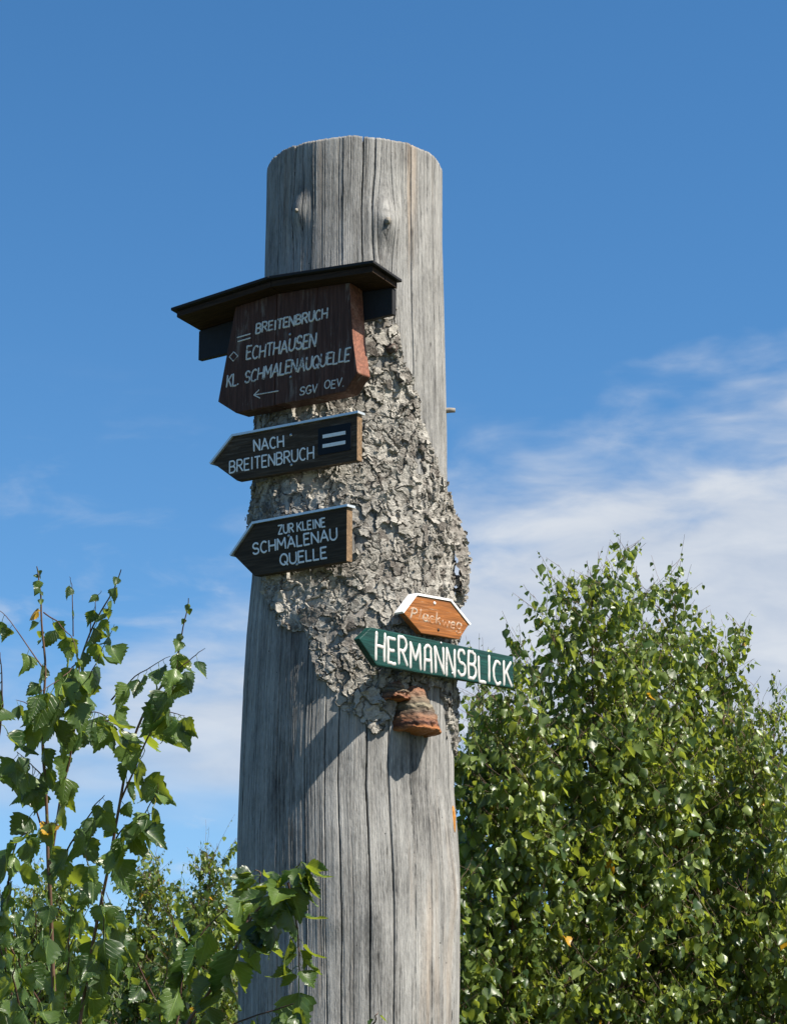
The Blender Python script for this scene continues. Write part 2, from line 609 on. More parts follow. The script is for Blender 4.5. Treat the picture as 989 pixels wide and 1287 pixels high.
def build_trunk():
    nf, nb = 1150, 90
    th = np.concatenate([np.linspace(R_(-112), R_(112), nf), np.linspace(R_(112), R_(248), nb+2)[1:-1]])
    zl = np.concatenate([np.linspace(-0.3, 1.27, 36)[:-1], np.linspace(1.27, ZTOP, 400)])
    T, Z = np.meshgrid(th, zl)
    U = grain(T, Z)
    rr = rad(Z)
    off = 0.0035*fbm2(T*2.2, Z*0.9, 3, 2)*np.clip((ZTOP+1-Z), 0, 1) + 0.0010*fbm2(U*22, Z*1.4, 4, 3) + 0.0005*fbm2(U*95, Z*3.0, 8, 2) + 0.004*fbm2(T*3.1, Z*3.2, 15, 2)
    # cracks: (angle in grain space, z0, z1, half width rad, depth)
    zb, zt = 1.2, ZTOP+0.2
    cr = []
    for a, w, d in [(-69, .006, .012), (-53, .007, .012), (-38, .008, .016), (-20.6, .012, .028), (-10, .008, .016),
                    (-2.6, .009, .02), (11.6, .014, .032), (24, .010, .022), (37, .008, .016), (48, .008, .018), (56.6, .011, .024), (68, .007, .014)]:
        cr.append((R_(a), zb-1, zz(random.uniform(620, 800)), w*.72, d))
    for a, w, d, py0 in [(-39.5, .011, .024, 420), (-26.5, .008, .016, 400), (-17.5, .006, .010, 400), (-6, .007, .012, 400), (6.3, .013, .03, 330),
                         (14, .012, .028, 420), (24, .008, .015, 430), (39.5, .011, .026, 600), (48, .007, .014, 600), (55.8, .007, .012, 600), (66, .006, .010, 600)]:
        cr.append((R_(a), zz(py0+60), zt, w*.75, d))
    for k in range(190):
        a = R_(random.uniform(-85, 90))
        z0 = random.uniform(1.0, ZTOP-0.1)
        ln = random.choice([0.25, 0.45, 0.8, 1.3])*random.uniform(0.6, 1.4)
        cr.append((a, z0, z0+ln, random.uniform(.0024, .0048), random.uniform(.0025, .008)))
    crack = np.zeros_like(off)
    for k, (a, z0, z1, w, d) in enumerate(cr):
        zi0, zi1 = np.searchsorted(zl, z0-0.02), np.searchsorted(zl, z1+0.02)
        if zi1-zi0 < 3:
            continue
        # plate step beside each big crack so strips catch light differently
        j0, j1 = np.searchsorted(th[:nf], a-0.2), np.searchsorted(th[:nf], a+0.2)
        zc = Z[zi0:zi1, j0:j1]
        uc = U[zi0:zi1, j0:j1]
        ai = a + 0.006*fbm1(zc*2.5, 100+k, 3) + 0.002*fbm1(zc*22, 300+k, 2)
        tap = np.clip((zc-z0)/0.18, 0, 1)*np.clip((z1-zc)/0.18, 0, 1)
        wv = w*(0.55+0.45*tap)*(0.8+0.35*fbm1(zc*6, 500+k, 2))
        s = np.clip(1-np.abs(uc-ai)/wv, 0, 1)**0.6
        crack[zi0:zi1, j0:j1] = np.maximum(crack[zi0:zi1, j0:j1], d*s*np.sqrt(tap))
        if d > 0.011:
            sg = (1 if k % 2 else -1)*0.0009
            off[zi0:zi1, j0:j1] += sg*np.sign(uc-ai)*np.exp(-np.abs(uc-ai)/0.045)*tap
    off -= crack
    for kt, kz, bul, push, kr in KNOTS:
        dt, dz = (T-kt)*rr, Z-kz
        off += bul*np.exp(-((dt/kr)**2+(dz/(kr*1.5))**2))
    # chipped sawn top: columns end at slightly different heights
    ztop_col = ZTOP + 0.0018*np.sign(fbm1(grain(th, ZTOP)*9, 77, 1)) * (np.abs(fbm1(th*9, 77, 1)) > .25) + 0.0012*fbm1(th*40, 78, 2) - 0.008*np.clip(crack[-1]/0.02, 0, 1)
    ztop_col -= 0.006*np.clip((R_(-12)-th)/0.1, 0, 1)*(th < 0)*0.6
    blend = np.clip((Z-(ZTOP-0.25))/0.25, 0, 1)
    Z2 = Z + (ztop_col[None, :]-ZTOP)*blend
    r = rr+off
    # rounded top arris
    nr, nc = T.shape
    X = cenx(Z)+r*np.sin(T)
    Y = -r*np.cos(T)
    V = np.stack([X, Y, Z2], -1).reshape(-1, 3)
    i = np.arange(nr*nc).reshape(nr, nc)
    j = np.roll(i, -1, axis=1)
    quads = np.stack([i[:-1], j[:-1], j[1:], i[1:]], -1).reshape(-1, 4)
    extra, tris, prev = [], [], i[-1]
    base = nr*nc
    for s, dz in ((0.96, 0.003), (0.6, 0.004)):
        ring = V[i[-1]].copy()
        cx = float(cenx(ZTOP))
        ring[:, 0] = cx+(ring[:, 0]-cx)*s
        ring[:, 1] *= s
        ring[:, 2] += dz
        extra.append(ring)
        cur = np.arange(base, base+nc)
        quads = np.concatenate([quads, np.stack([prev, np.roll(prev, -1), np.roll(cur, -1), cur], -1)])
        prev = cur
        base += nc
    extra.append(np.array([[float(cenx(ZTOP)), 0, ZTOP+0.002]]))
    tris = np.stack([prev, np.roll(prev, -1), np.full(nc, base)], -1)
    V = np.concatenate([V]+extra)
    me = mesh_np('trunk', V, [quads, tris])
    uvp = np.zeros((len(V), 2), dtype=np.float32)
    uvp[:nr*nc, 0] = (U*0.27).ravel()
    uvp[:nr*nc, 1] = Z.ravel()
    uvp[nr*nc:, 0] = V[nr*nc:, 0]*2
    uvp[nr*nc:, 1] = V[nr*nc:, 1]*2+3
    lay = me.uv_layers.new(name='grain')
    li = np.zeros(len(me.loops), dtype=np.int32)
    me.loops.foreach_get('vertex_index', li)
    lay.data.foreach_set('uv', uvp[li].ravel())
    return obj('trunk', me, M['wood'], dead)


trunk = build_trunk()


def blob(name, p, n, ax, mat, parent, rr=(0.008, 0.008, 0.01), seed=0, rough=0.25):
    """small irregular lump at p, long axis ax"""
    bm = bmesh.new()
    bmesh.ops.create_icosphere(bm, subdivisions=3, radius=1)
    q = Vector(ax).to_track_quat('Z', 'Y')
    for v in bm.verts:
        c = v.co.copy()
        f = 1+rough*noise.noise(c*2.1+Vector((seed, 0, 0)))
        v.co = Vector(p)+q @ Vector((c.x*rr[0]*f, c.y*rr[1]*f, c.z*rr[2]*f))
    return bm_obj(name, bm, mat, parent, True)


M['knot'] = mat_simple('pale_knot_wood', (0.22, 0.20, 0.17), 0.8, 0, 0.35, 120, 0.5)
M['knot_dark'] = mat_simple('dark_knot_wood', (0.07, 0.05, 0.04), 0.85, 0, 0.4, 120, 0.5)
M['resin'] = mat_simple('orange_resin', (0.42, 0.17, 0.02), 0.6, 0, 0.5, 90, 0.6)
for k, (px, py, rr, mt) in enumerate([(484, 280, (.009, .011, .010), 'knot'), (377, 266, (.005, .006, .009), 'knot')]):
    t_, z_ = trunk_hit(px, py)
    p_ = surf(np.array(t_), np.array(z_), 0.019 if k == 0 else .013)
    n_ = Vector((math.sin(t_), -math.cos(t_), -0.1))
    blob('knot', p_, n_, n_, M[mt], trunk, rr, k)
t_, z_ = trunk_hit(569, 1032)
blob('resin_scar', surf(np.array(t_), np.array(z_), 0.001), None, (0, 0, 1), M['resin'], trunk, (.006, .003, .035), 4, 0.5)


def tube(pts, radii, n=6, cap=True):
    """verts and quads of a tapered tube along pts"""
    pts = [Vector(p) for p in pts]
    V, Q = [], []
    ref = Vector((0.31, 0.53, 0.79))
    m = len(pts)
    for i, p in enumerate(pts):
        d = (pts[min(i+1, m-1)]-pts[max(i-1, 0)])
        if d.length < 1e-9:
            d = Vector((0, 0, 1))
        d.normalize()
        a = d.cross(ref)
        a.normalize()
        b = d.cross(a)
        for k in range(n):
            f = 2*math.pi*k/n
            V.append(p+(a*math.cos(f)+b*math.sin(f))*radii[i])
    for i in range(m-1):
        for k in range(n):
            Q.append((i*n+k, i*n+(k+1) % n, (i+1)*n+(k+1) % n, (i+1)*n+k))
    return V, Q


# short broken twig stub on the right edge
t_, z_ = trunk_hit(561, 518)
p0 = Vector((float(cenx(z_))+float(rad(z_))*0.95, -0.02, z_))
V_, Q_ = tube([p0, p0+Vector((.022, -.004, .001)), p0+Vector((.036, -.007, .0)), p0+Vector((.0365, -.0072, .0))], [.008, .0075, .0065, .0005], 9)
obj('twig_stub', mesh_np('twig_stub', V_, [Q_]), M['knot'], trunk)

# ------------------------------------------------------------------ bark patch
def P(px, py):
    return trunk_hit(px, py, 0.01)


def Pt(deg, py):
    return R_(deg), zz(py)


BARK = [P(440, 372), P(500, 380), P(502, 440), P(519, 475), P(531, 520), P(545, 572), P(556, 600), Pt(95, 612), Pt(118, 640), Pt(118, 860),
        Pt(100, 925), Pt(86, 940), P(566, 925), P(563, 890), P(556, 868), P(540, 862), P(515, 858), P(500, 872), P(494, 902), P(480, 918), P(468, 921),
        P(458, 903), P(444, 897), P(430, 893), P(424, 880), P(410, 860), P(396, 852), P(389, 818), P(377, 792), P(355, 786), P(341, 776),
        P(333, 752), P(329, 733), P(326, 706), Pt(-84, 690), Pt(-118, 640), Pt(-118, 480), Pt(-60, 380)]
BT = np.array([b[0] for b in BARK])
BZ = np.array([b[1] for b in BARK])


def inside(t, z):
    t, z = np.asarray(t), np.asarray(z)
    res = np.zeros(t.shape, dtype=bool)
    n = len(BT)
    j = n-1
    for i in range(n):
        c = ((BZ[i] > z) != (BZ[j] > z))
        with np.errstate(divide='ignore', invalid='ignore'):
            x = (BT[j]-BT[i])*(z-BZ[i])/(BZ[j]-BZ[i]+1e-12)+BT[i]
        res ^= c & (t < x)
        j = i
    return res


def worley(x, y, seed):
    r = np.random.default_rng(seed)
    tx, ty = r.uniform(0, 1, (128, 128)), r.uniform(0, 1, (128, 128))
    hv = r.uniform(0, 1, (128, 128))
    ix, iy = np.floor(x).astype(int), np.floor(y).astype(int)
    d1 = np.full(x.shape, 9.0)
    d2 = np.full(x.shape, 9.0)
    hh = np.zeros(x.shape)
    ox = np.zeros(x.shape)
    oy = np.zeros(x.shape)
    for a in (-1, 0, 1):
        for b in (-1, 0, 1):
            cx, cy = ix+a, iy+b
            fx = cx+tx[cx % 128, cy % 128]
            fy = cy+ty[cx % 128, cy % 128]
            dd = np.hypot(fx-x, fy-y)
            near = dd < d1
            d2 = np.where(near, d1, np.minimum(d2, dd))
            hh = np.where(near, hv[cx % 128, cy % 128], hh)
            ox = np.where(near, x-fx, ox)
            oy = np.where(near, y-fy, oy)
            d1 = np.where(near, dd, d1)
    return d1, d2, hh, ox, oy


def shingle(hh, ox, oy, k):
    """each cell a little plane tilted its own way, so that its edges stand over its neighbours"""
    ang = hh*97.0*k % 6.283
    mag = 0.35+0.65*((hh*57.3*k) % 1.0)
    return (ox*np.cos(ang)+oy*np.sin(ang))*mag


def bark_height(t, z, tone=False):
    """relief of the bark layer over the wood: overlapping tilted scales, deep fissures, fallen-out pits"""
    s = t*0.26
    wx = s*31+0.55*fbm2(s*48, z*48, 61, 3)+0.6*fbm2(s*10, z*10, 71, 2)
    wz = z*23+0.55*fbm2(s*48, z*48, 62, 3)+0.6*fbm2(s*10, z*10, 72, 2)
    d1, d2, hh, ox, oy = worley(wx, wz, 21)
    e1, e2, h2, ex, ey = worley(wx*2.3+7, wz*2.1+0.2, 22)
    g1, g2, h3, _, _ = worley(wx*0.30+3, wz*0.24, 24)
    ed, eg = d2-d1, g2-g1
    curl = (ox*ox+oy*oy)*np.clip(hh*2.2-1.0, 0, 1)
    fiss = np.clip(eg/0.06, 0, 1)
    pit = np.clip((hh-0.89)/0.02, 0, 1)
    big = 0.0080*hh+0.0078*shingle(hh, ox, oy, 1.0)+0.012*curl
    small = 0.0022*h2+0.0042*shingle(h2, ex, ey, 1.7)
    crack = np.clip(1-ed/0.085, 0, 1)**0.6*0.015*np.clip(0.4+1.2*fbm2(s*16, z*16, 66, 2)+0.4, 0, 1)
    h = 0.0005+big+small*np.clip(0.5+1.6*fbm2(s*7, z*7, 73, 2), 0.1, 1.2)+0.004*fbm2(s*9, z*7, 63, 2)+0.006*fiss*(0.5+0.6*h3)-0.014*pit-crack
    h = np.maximum(h, 0.0005)
    if tone:
        return h, 0.55*((hh*31.7) % 1.0)+0.45*((h2*17.3) % 1.0)
    return h


def build_bark():
    tt = np.arange(R_(-112), R_(116), 0.0062)
    zl = np.arange(BZ.min()-0.02, BZ.max()+0.02, 0.0017)
    T, Z = np.meshgrid(tt, zl)
    jt = T+0.05*fbm2(T*14, Z*50, 51, 3)
    jz = Z+0.018*fbm2(T*14+9, Z*50, 52, 3)
    keepv = inside(jt, jz)
    H, TONE = bark_height(T, Z, True)
    V = surf(T, Z, H)
    nr, nc = T.shape
    idx = np.arange(nr*nc).reshape(nr, nc)
    kf = keepv[:-1, :-1] & keepv[1:, :-1] & keepv[:-1, 1:] & keepv[1:, 1:]
    q = np.stack([idx[:-1, :-1], idx[:-1, 1:], idx[1:, 1:], idx[1:, :-1]], -1)[kf]
    # skirt down to the wood along the ragged border
    Vin = surf(T, Z, -0.004).reshape(-1, 3)
    V = V.reshape(-1, 3)
    kp = np.pad(kf, 1)
    sk = []
    for (di, dj, a, b) in ((0, -1, (1, 0), (0, 0)), (0, 1, (0, 1), (1, 1)), (-1, 0, (0, 0), (0, 1)), (1, 0, (1, 1), (1, 0))):
        nb = kp[1+di:1+di+kf.shape[0], 1+dj:1+dj+kf.shape[1]]
        ii, jj = np.nonzero(kf & ~nb)
        va = idx[ii+a[0], jj+a[1]]
        vb = idx[ii+b[0], jj+b[1]]
        sk.append(np.stack([vb, va, va+nr*nc, vb+nr*nc], -1))
    q = np.concatenate([q]+sk)
    V = np.concatenate([V, Vin])
    used = np.unique(q)
    remap = np.zeros(len(V), dtype=np.int32)
    remap[used] = np.arange(len(used))
    me = mesh_np('bark', V[used], remap[q], False)
    tn = np.concatenate([TONE.ravel(), TONE.ravel()])[used].astype(np.float32)
    at_ = me.attributes.new('tone', 'FLOAT', 'POINT')
    at_.data.foreach_set('value', tn[:len(me.vertices)])
    return obj('bark', me, M['bark_under'], dead)


bark = build_bark()


def flake_mesh(seed):
    """a curled irregular bark scale of unit radius; local z outward, y up"""
    r = random.Random(seed)
    n = 11
    ph = r.uniform(0, 6.28)
    asp = r.uniform(0.65, 1.0)
    curl = r.choice([0.05, 0.12, 0.25, 0.5, 0.85])
    cup_dir = r.uniform(0, 6.28)
    rad_ = []
    for k in range(n):
        f = 2*math.pi*k/n
        rad_.append(0.80+0.25*math.sin(2*f+ph)*r.uniform(.3, 1)+r.uniform(-.16, .16))
    V = [(0, 0, 0.02)]
    for ring, s in enumerate((0.55, 1.0)):
        for k in range(n):
            f = 2*math.pi*k/n+(0.12 if ring else 0)
            x, y = rad_[k]*s*math.cos(f)*asp, rad_[k]*s*math.sin(f)
            q = x*math.cos(cup_dir)+y*math.sin(cup_dir)
            z = curl*(s**2)*0.55*(0.4+0.6*abs(math.sin(f*1.5+ph)))+0.22*curl*q+r.uniform(-.05, .05)*s
            V.append((x, y, z))
    for k in range(n):
        x, y, z = V[1+n+k]
        V.append((x*0.95, y*0.95, z-0.11))
    Tq, Qd = [], []
    for k in range(n):
        k2 = (k+1) % n
        Tq.append((0, 1+k, 1+k2))
        Qd.append((1+k, 1+n+k, 1+n+k2, 1+k2))
        Qd.append((1+n+k, 1+2*n+k, 1+2*n+k2, 1+n+k2))
    Tq += [(1+2*n, 1+2*n+k+1, 1+2*n+k) for k in range(1, n-1)]
    return np.array(V), np.array(Tq), np.array(Qd)


FLAKES = [flake_mesh(s) for s in range(26)]


def flake_frame(t, z, off, tilt, roll, spin, size):
    n = Vector((math.sin(t), -math.cos(t), 0))
    x = Vector((math.cos(t), math.sin(t), 0))
    y = Vector((0, 0, 1))
    m = Matrix((x, y, n)).transposed()
    m = m @ Matrix.Rotation(tilt, 3, 'X') @ Matrix.Rotation(roll, 3, 'Y') @ Matrix.Rotation(spin, 3, 'Z')
    p = Vector(surf(np.array(t), np.array(z), off))
    return p, m, size


def build_flakes():
    cand = []
    tries = 0
    while len(cand) < 1300 and tries < 60000:
        tries += 1
        t = random.uniform(R_(-100), R_(112))
        z = random.uniform(BZ.min(), BZ.max())
        if not inside(np.array([t+random.uniform(-.02, .02)]), np.array([z+random.uniform(-.008, .008)]))[0]:
            continue
        size = 0.0042+0.0115*random.random()**2.0
        wild = 1.0 + 1.1*max(0.0, math.sin((t-0.1)*1.4))        # curlier towards the weather side
        px, py, _ = to_px(surf(np.array(t), np.array(z), .02))
        if random.random() < 0.14:
            size *= 1.6
        tl = 0.10 if random.random() < .62 else 0.36
        cand.append((t, z, float(bark_height(np.array([t]), np.array([z]))[0])+random.choice([random.uniform(-.002, .001), random.uniform(-.001, .005)]),
                     random.gauss(0.04, tl)*wild, random.gauss(0, tl)*wild, random.uniform(0, 6.28), size))
    vis = [c for c in cand if R_(-75) < c[0] < R_(80)]
    vis.sort(key=lambda c: -c[6]*max(0.2, math.cos(c[0])))
    top = set(id(c) for c in vis[:300])
    meshes = []
    for k, (V, Tq, Qd) in enumerate(FLAKES):
        me = mesh_np('bark_flake', V, [Tq, Qd], False)
        me.materials.append(M['bark'])
        meshes.append(me)
    VV, TT, QQ, nb = [], [], [], 0
    for k, c in enumerate(cand):
        p, m, s = flake_frame(*c)
        if id(c) in top:
            o = bpy.data.objects.new('bark_flake', meshes[k % len(meshes)])
            o.matrix_basis = Matrix.Translation(p) @ m.to_4x4() @ Matrix.Diagonal((s, s, s, 1))
            link(o, bark)
        else:
            V, Tq, Qd = FLAKES[k % len(FLAKES)]
            VV.append(V @ np.array(m).T*s+np.array(p))
            TT.append(Tq+nb)
            QQ.append(Qd+nb)
            nb += len(V)
    obj('bark_chips', mesh_np('bark_chips', np.concatenate(VV), [np.concatenate(TT), np.concatenate(QQ)], False), M['bark'], bark, kind='stuff')


build_flakes()


def bark_strip(name, path, yoff, seed):
    """peeling ribbon of bark: path of (px, py, half width px)"""
    r = random.Random(seed)
    V, Q, nb = [], [], 0
    dist = 5.3
    m = 60
    ys = np.linspace(0, len(path)-1, m)
    pxs = np.interp(ys, range(len(path)), [p[0] for p in path])
    pys = np.interp(ys, range(len(path)), [p[1] for p in path])
    hws = np.interp(ys, range(len(path)), [p[2] for p in path])
    cols = 7
    flk = []
    for i in range(m):
        jl = fbm1(np.array([i*0.45]), seed, 3)[0]*2.6
        jr = fbm1(np.array([i*0.45]), seed+1, 3)[0]*2.6
        for side in (0, 1):
            for k in range(cols):
                f = k/(cols-1)
                px = pxs[i]-hws[i]-jl+f*(2*hws[i]+jl+jr)
                p = at(px, pys[i], dist)
                dep = yoff + 0.030*(f-0.5)*2 + 0.006*noise.noise(Vector((f*4, i*.35, seed))) + (0.007 if side else 0)
                p = CAM+(p-CAM)*((CAM.y-(dep))/(CAM.y-p.y))
                V.append(p)
    for i in range(m-1):
        for k in range(cols-1):
            a = i*2*cols+k
            Q.append((a, a+1, a+1+2*cols, a+2*cols))
            b = a+cols
            Q.append((b+1, b, b+2*cols, b+1+2*cols))
        for k in (0, cols-1):
            a = i*2*cols+k
            Q.append((a, a+cols, a+3*cols, a+2*cols))
    Vn = np.array([tuple(v) for v in V])
    allV, allQ, allT, nb = [Vn], [np.array(Q)], [], len(Vn)
    for k in range(len(path)*9):
        i = r.randrange(2, m-2)
        v = Vn[i*2*cols+r.randrange(cols)]
        Vf, Tq, Qd = FLAKES[r.randrange(len(FLAKES))]
        mm = Matrix.Rotation(r.uniform(-.5, .5)+R_(35), 3, 'Z') @ Matrix.Rotation(R_(90)+r.gauss(0, .4), 3, 'X') @ Matrix.Rotation(r.uniform(0, 6.28), 3, 'Z')
        s = r.uniform(.005, .012)
        allV.append(Vf @ np.array(mm).T*s+v+np.array((0, -0.002, 0)))
        allT.append(Tq+nb)
        allQ.append(Qd+nb)
        nb += len(Vf)
    return obj(name, mesh_np(name, np.concatenate(allV), [np.concatenate(allT), np.concatenate(allQ)], False), M['bark'], dead)


bark_strip('bark_strip', [(561, 618, 5), (565, 640, 5), (571, 658, 6), (577, 672, 8), (580, 690, 8), (582, 706, 6.5), (584, 722, 5), (585, 738, 4), (583, 747, 3)], -0.02, 3)
bark_strip('bark_strip', [(581, 716, 3), (580, 730, 4), (578, 745, 6), (576, 758, 6), (573, 770, 4), (571, 785, 3)], 0.0, 5)
bark_strip('bark_strip', [(567, 850, 5), (569, 870, 5), (570, 890, 4), (569, 905, 4), (568, 925, 3), (568, 945, 2)], -0.045, 7)
# branch scar in the bark beside the roofed board
t_, z_ = trunk_hit(490, 440)
blob('branch_scar', surf(np.array(t_), np.array(z_), 0.016), None, (math.sin(t_), -math.cos(t_), 0), M['knot_dark'], bark, (.016, .014, .010), 12, 0.5)
blob('branch_scar', surf(np.array(t_), np.array(z_), 0.025), None, (math.sin(t_), -math.cos(t_), 0), M['knot'], bark, (.006, .006, .006), 13, 0.4)

# ------------------------------------------------------------------ stroke lettering
def arc(cx, cy, rx, ry, a0, a1, n=10):
    return [(cx+rx*math.cos(R_(a0+(a1-a0)*i/n)), cy+ry*math.sin(R_(a0+(a1-a0)*i/n))) for i in range(n+1)]


GLYPH = {   # width, strokes in a unit box
    'A': (.92, [[(0, 0), (.5, 1)], [(.5, 1), (1, 0)], [(.2, .34), (.8, .34)]]),
    'A2': (.80, [[(.05, 0), (.12, .8)] + arc(.5, .8, .38, .2, 180, 0, 8)[1:] + [(.95, 0)], [(.1, .42), (.9, .42)]]),
    'B': (.78, [[(0, 0), (0, 1)], [(0, 1), (.45, 1)] + arc(.5, .76, .42, .24, 90, -90, 8) + [(0, .52)], [(.1, .52), (.5, .52)] + arc(.5, .26, .5, .26, 90, -90, 8) + [(0, 0)]]),
    'C': (.80, [arc(.55, .5, .55, .5, 50, 310, 14)]),
    'D': (.80, [[(0, 0), (0, 1)], [(0, 1), (.35, 1)] + arc(.4, .5, .6, .5, 90, -90, 10) + [(0, 0)]]),
    'E': (.66, [[(0, 0), (0, 1)], [(0, 1), (1, 1)], [(0, .52), (.82, .52)], [(0, 0), (1, 0)]]),
    'G': (.85, [arc(.55, .5, .55, .5, 50, 340, 14), [(.62, .42), (1.05, .42)]]),
    'H': (.80, [[(0, 0), (0, 1)], [(1, 0), (1, 1)], [(0, .5), (1, .5)]]),
    'I': (.26, [[(.5, 0), (.5, 1)]]),
    'K': (.80, [[(0, 0), (0, 1)], [(.95, 1), (.05, .45)], [(.3, .58), (1, 0)]]),
    'L': (.62, [[(0, 1), (0, 0)], [(0, 0), (1, 0)]]),
    'M': (1.0, [[(0, 0), (.05, 1)], [(.05, 1), (.5, .35)], [(.5, .35), (.95, 1)], [(.95, 1), (1, 0)]]),
    'N': (.82, [[(0, 0), (0, 1)], [(0, 1), (1, 0)], [(1, 0), (1, 1)]]),
    'O': (.90, [arc(.5, .5, .5, .5, 90, 450, 18)]),
    'Q': (.90, [arc(.5, .5, .5, .5, 90, 450, 18), [(.6, .28), (1, -.05)]]),
    'R': (.78, [[(0, 0), (0, 1)], [(0, 1), (.5, 1)] + arc(.5, .75, .45, .25, 90, -90, 8) + [(0, .5)], [(.4, .5), (1, 0)]]),
    'S': (.76, [arc(.5, .74, .45, .26, 25, 265, 10) + arc(.5, .25, .5, .25, 85, -155, 10)]),
    'T': (.74, [[(.5, 0), (.5, 1)], [(0, 1), (1, 1)]]),
    'U': (.80, [[(0, 1), (0, .35)] + arc(.5, .35, .5, .35, 180, 360, 10) + [(1, 1)]]),
    'V': (.80, [[(0, 1), (.45, 0)], [(.45, 0), (1, 1)]]),
    'Z': (.74, [[(0, 1), (1, 1)], [(1, 1), (0, 0)], [(0, 0), (1, 0)]]),
    '.': (.08, [[(.4, 0.0), (.6, 0.03)]]),
    # hand-written lower case
    'P_': (.70, [[(.1, 0), (.25, 1)], [(0, .88), (.4, 1.02)] + arc(.5, .77, .42, .24, 80, -100, 8) + [(.2, .5)]]),
    'l': (.30, [[(.45, 1.05), (.3, 0)]]),
    'a': (.55, [arc(.45, .28, .42, .28, 50, 330, 12), [(.9, .55), (.88, .1), (1.05, 0)]]),
    'c': (.48, [arc(.5, .28, .45, .28, 50, 310, 10)]),
    'k': (.55, [[(.1, 0), (.15, 1)], [(.8, .58), (.15, .28)], [(.3, .34), (.9, 0)]]),
    'w': (.75, [[(0, .55), (.22, 0)], [(.22, 0), (.48, .45)], [(.48, .45), (.75, 0)], [(.75, 0), (1, .58)]]),
    'e': (.50, [[(.08, .28), (.85, .32)] + arc(.48, .29, .42, .28, 10, 320, 12)]),
    'g': (.55, [arc(.45, .3, .42, .27, 50, 330, 12), [(.9, .55), (.85, -.1)] + arc(.45, -.12, .4, .22, 0, -160, 8)]),
}


def lettering(name, text, frame, hw, mat, parent, y=0.0, space=0.26, jit=0.0, seed=0, dome=0.0016, italic=0.0, alt=None, slack=0.0):
    """text laid in a frame given by three local (x,z) corners: bottom-left, bottom-right, top-left"""
    r = random.Random(seed)
    bl, br, tl = [Vector((p[0], 0, p[1])) for p in frame]
    H = (tl-bl).length
    keys = [(alt or {}).get(c, c) for c in text]
    W = 0
    for k in keys:
        W += (0.45 if k == ' ' else GLYPH[k][0]+space)
    W -= space
    ex = (br-bl)/W
    ez = (tl-bl)
    V, Q, nb = [], [], 0
    x = 0.0
    for k in keys:
        if k == ' ':
            x += 0.45
            continue
        w, strokes = GLYPH[k]
        dy, sc = r.uniform(-jit, jit), 1+r.uniform(-jit, jit)
        rot = r.uniform(-jit, jit)*0.8
        for st in strokes:
            pts = []
            for i in range(len(st)-1):
                n = 5 if len(st) < 4 else 2
                for j in range(n):
                    f = j/n
                    pts.append((st[i][0]*(1-f)+st[i+1][0]*f, st[i][1]*(1-f)+st[i+1][1]*f))
            pts.append(st[-1])
            wob = r.uniform(0, 100)
            P3 = []
            for i, (gx, gy) in enumerate(pts):
                gx2 = gx*w+rot*(gy-.5)+italic*gy
                gy2 = gy*sc+dy
                o = bl+ex*(x+gx2)+ez*gy2
                o += Vector((noise.noise(Vector((wob, i*.4, 0))), 0, noise.noise(Vector((wob, i*.4, 9)))))*H*jit*0.45
                P3.append(o)
            d0 = (P3[1]-P3[0]).normalized()
            d1 = (P3[-1]-P3[-2]).normalized()
            P3 = [P3[0]-d0*hw*0.8]+P3+[P3[-1]+d1*hw*0.8]
            m = len(P3)
            prof = [(-1.0, 0.0), (-0.72, 0.75), (0, 1.0), (0.72, 0.75), (1.0, 0.0)]
            for i, p in enumerate(P3):
                d = (P3[min(i+1, m-1)]-P3[max(i-1, 0)]).normalized()
                nn = Vector((-d.z, 0, d.x))
                ww = hw*(1+jit*2.2*noise.noise(Vector((wob+5, i*.7, 3))))
                dm = dome*(1+0.15*noise.noise(Vector((wob, i, 5))))
                if i in (0, m-1):
                    ww *= 0.35
                    dm *= 0.2
                for a, b in prof:
                    q = p+nn*a*ww
                    V.append((q.x, y+0.0006-b*dm, q.z))
            for i in range(m-1):
                for j in range(4):
                    a = nb+i*5+j
                    Q.append((a, a+5, a+6, a+1))
            nb += m*5
        x += w+space
    return obj(name, mesh_np(name, V, [Q]), mat, parent)


# ------------------------------------------------------------------ sign boards
class Sign:
    """vertical board whose front plane faces angle a (right of the camera side); local x along it, -y outward"""
    def __init__(self, name, label, a_deg, front, px, py, cat='sign'):
        self.a = R_(a_deg)
        self.n = Vector((math.sin(self.a), -math.cos(self.a), 0))
        self.u = Vector((math.cos(self.a), math.sin(self.a), 0))
        z0 = zz(py)
        self.p0 = Vector((float(cenx(z0)), 0, 0))+self.n*front
        self.o = self.world(px, py)
        self.e = thing(name, label, cat, self.o, self.a)

    def world(self, px, py, y=0.0):
        d = ray(px, py)
        k = (self.p0-self.n*y-CAM).dot(self.n)/d.dot(self.n)
        return CAM+d*k

    def loc(self, px, py, y=0.0):
        w = self.world(px, py, y)-self.o
        return (w.dot(self.u), w.z)

    def locs(self, pts, y=0.0):
        return [self.loc(px, py, y) for px, py in pts]


def prism(pts, y0, y1, bevel=0.002, seg=2, wob=0.0, seed=0):
    """solid board from a local (x,z) outline, front at y0, back at y1"""
    bm = bmesh.new()
    ar = sum(pts[i][0]*pts[(i+1) % len(pts)][1]-pts[(i+1) % len(pts)][0]*pts[i][1] for i in range(len(pts)))
    if ar < 0:
        pts = pts[::-1]
    fr = [bm.verts.new((x, y0, z)) for x, z in pts]
    bk = [bm.verts.new((x, y1, z)) for x, z in pts]
    bm.faces.new(fr)
    bm.faces.new(bk[::-1])
    n = len(pts)
    for i in range(n):
        j = (i+1) % n
        bm.faces.new((fr[j], fr[i], bk[i], bk[j]))
    if bevel:
        bmesh.ops.bevel(bm, geom=list(bm.edges), offset=bevel, segments=seg, affect='EDGES', profile=0.6)
    bm.normal_update()
    return bm


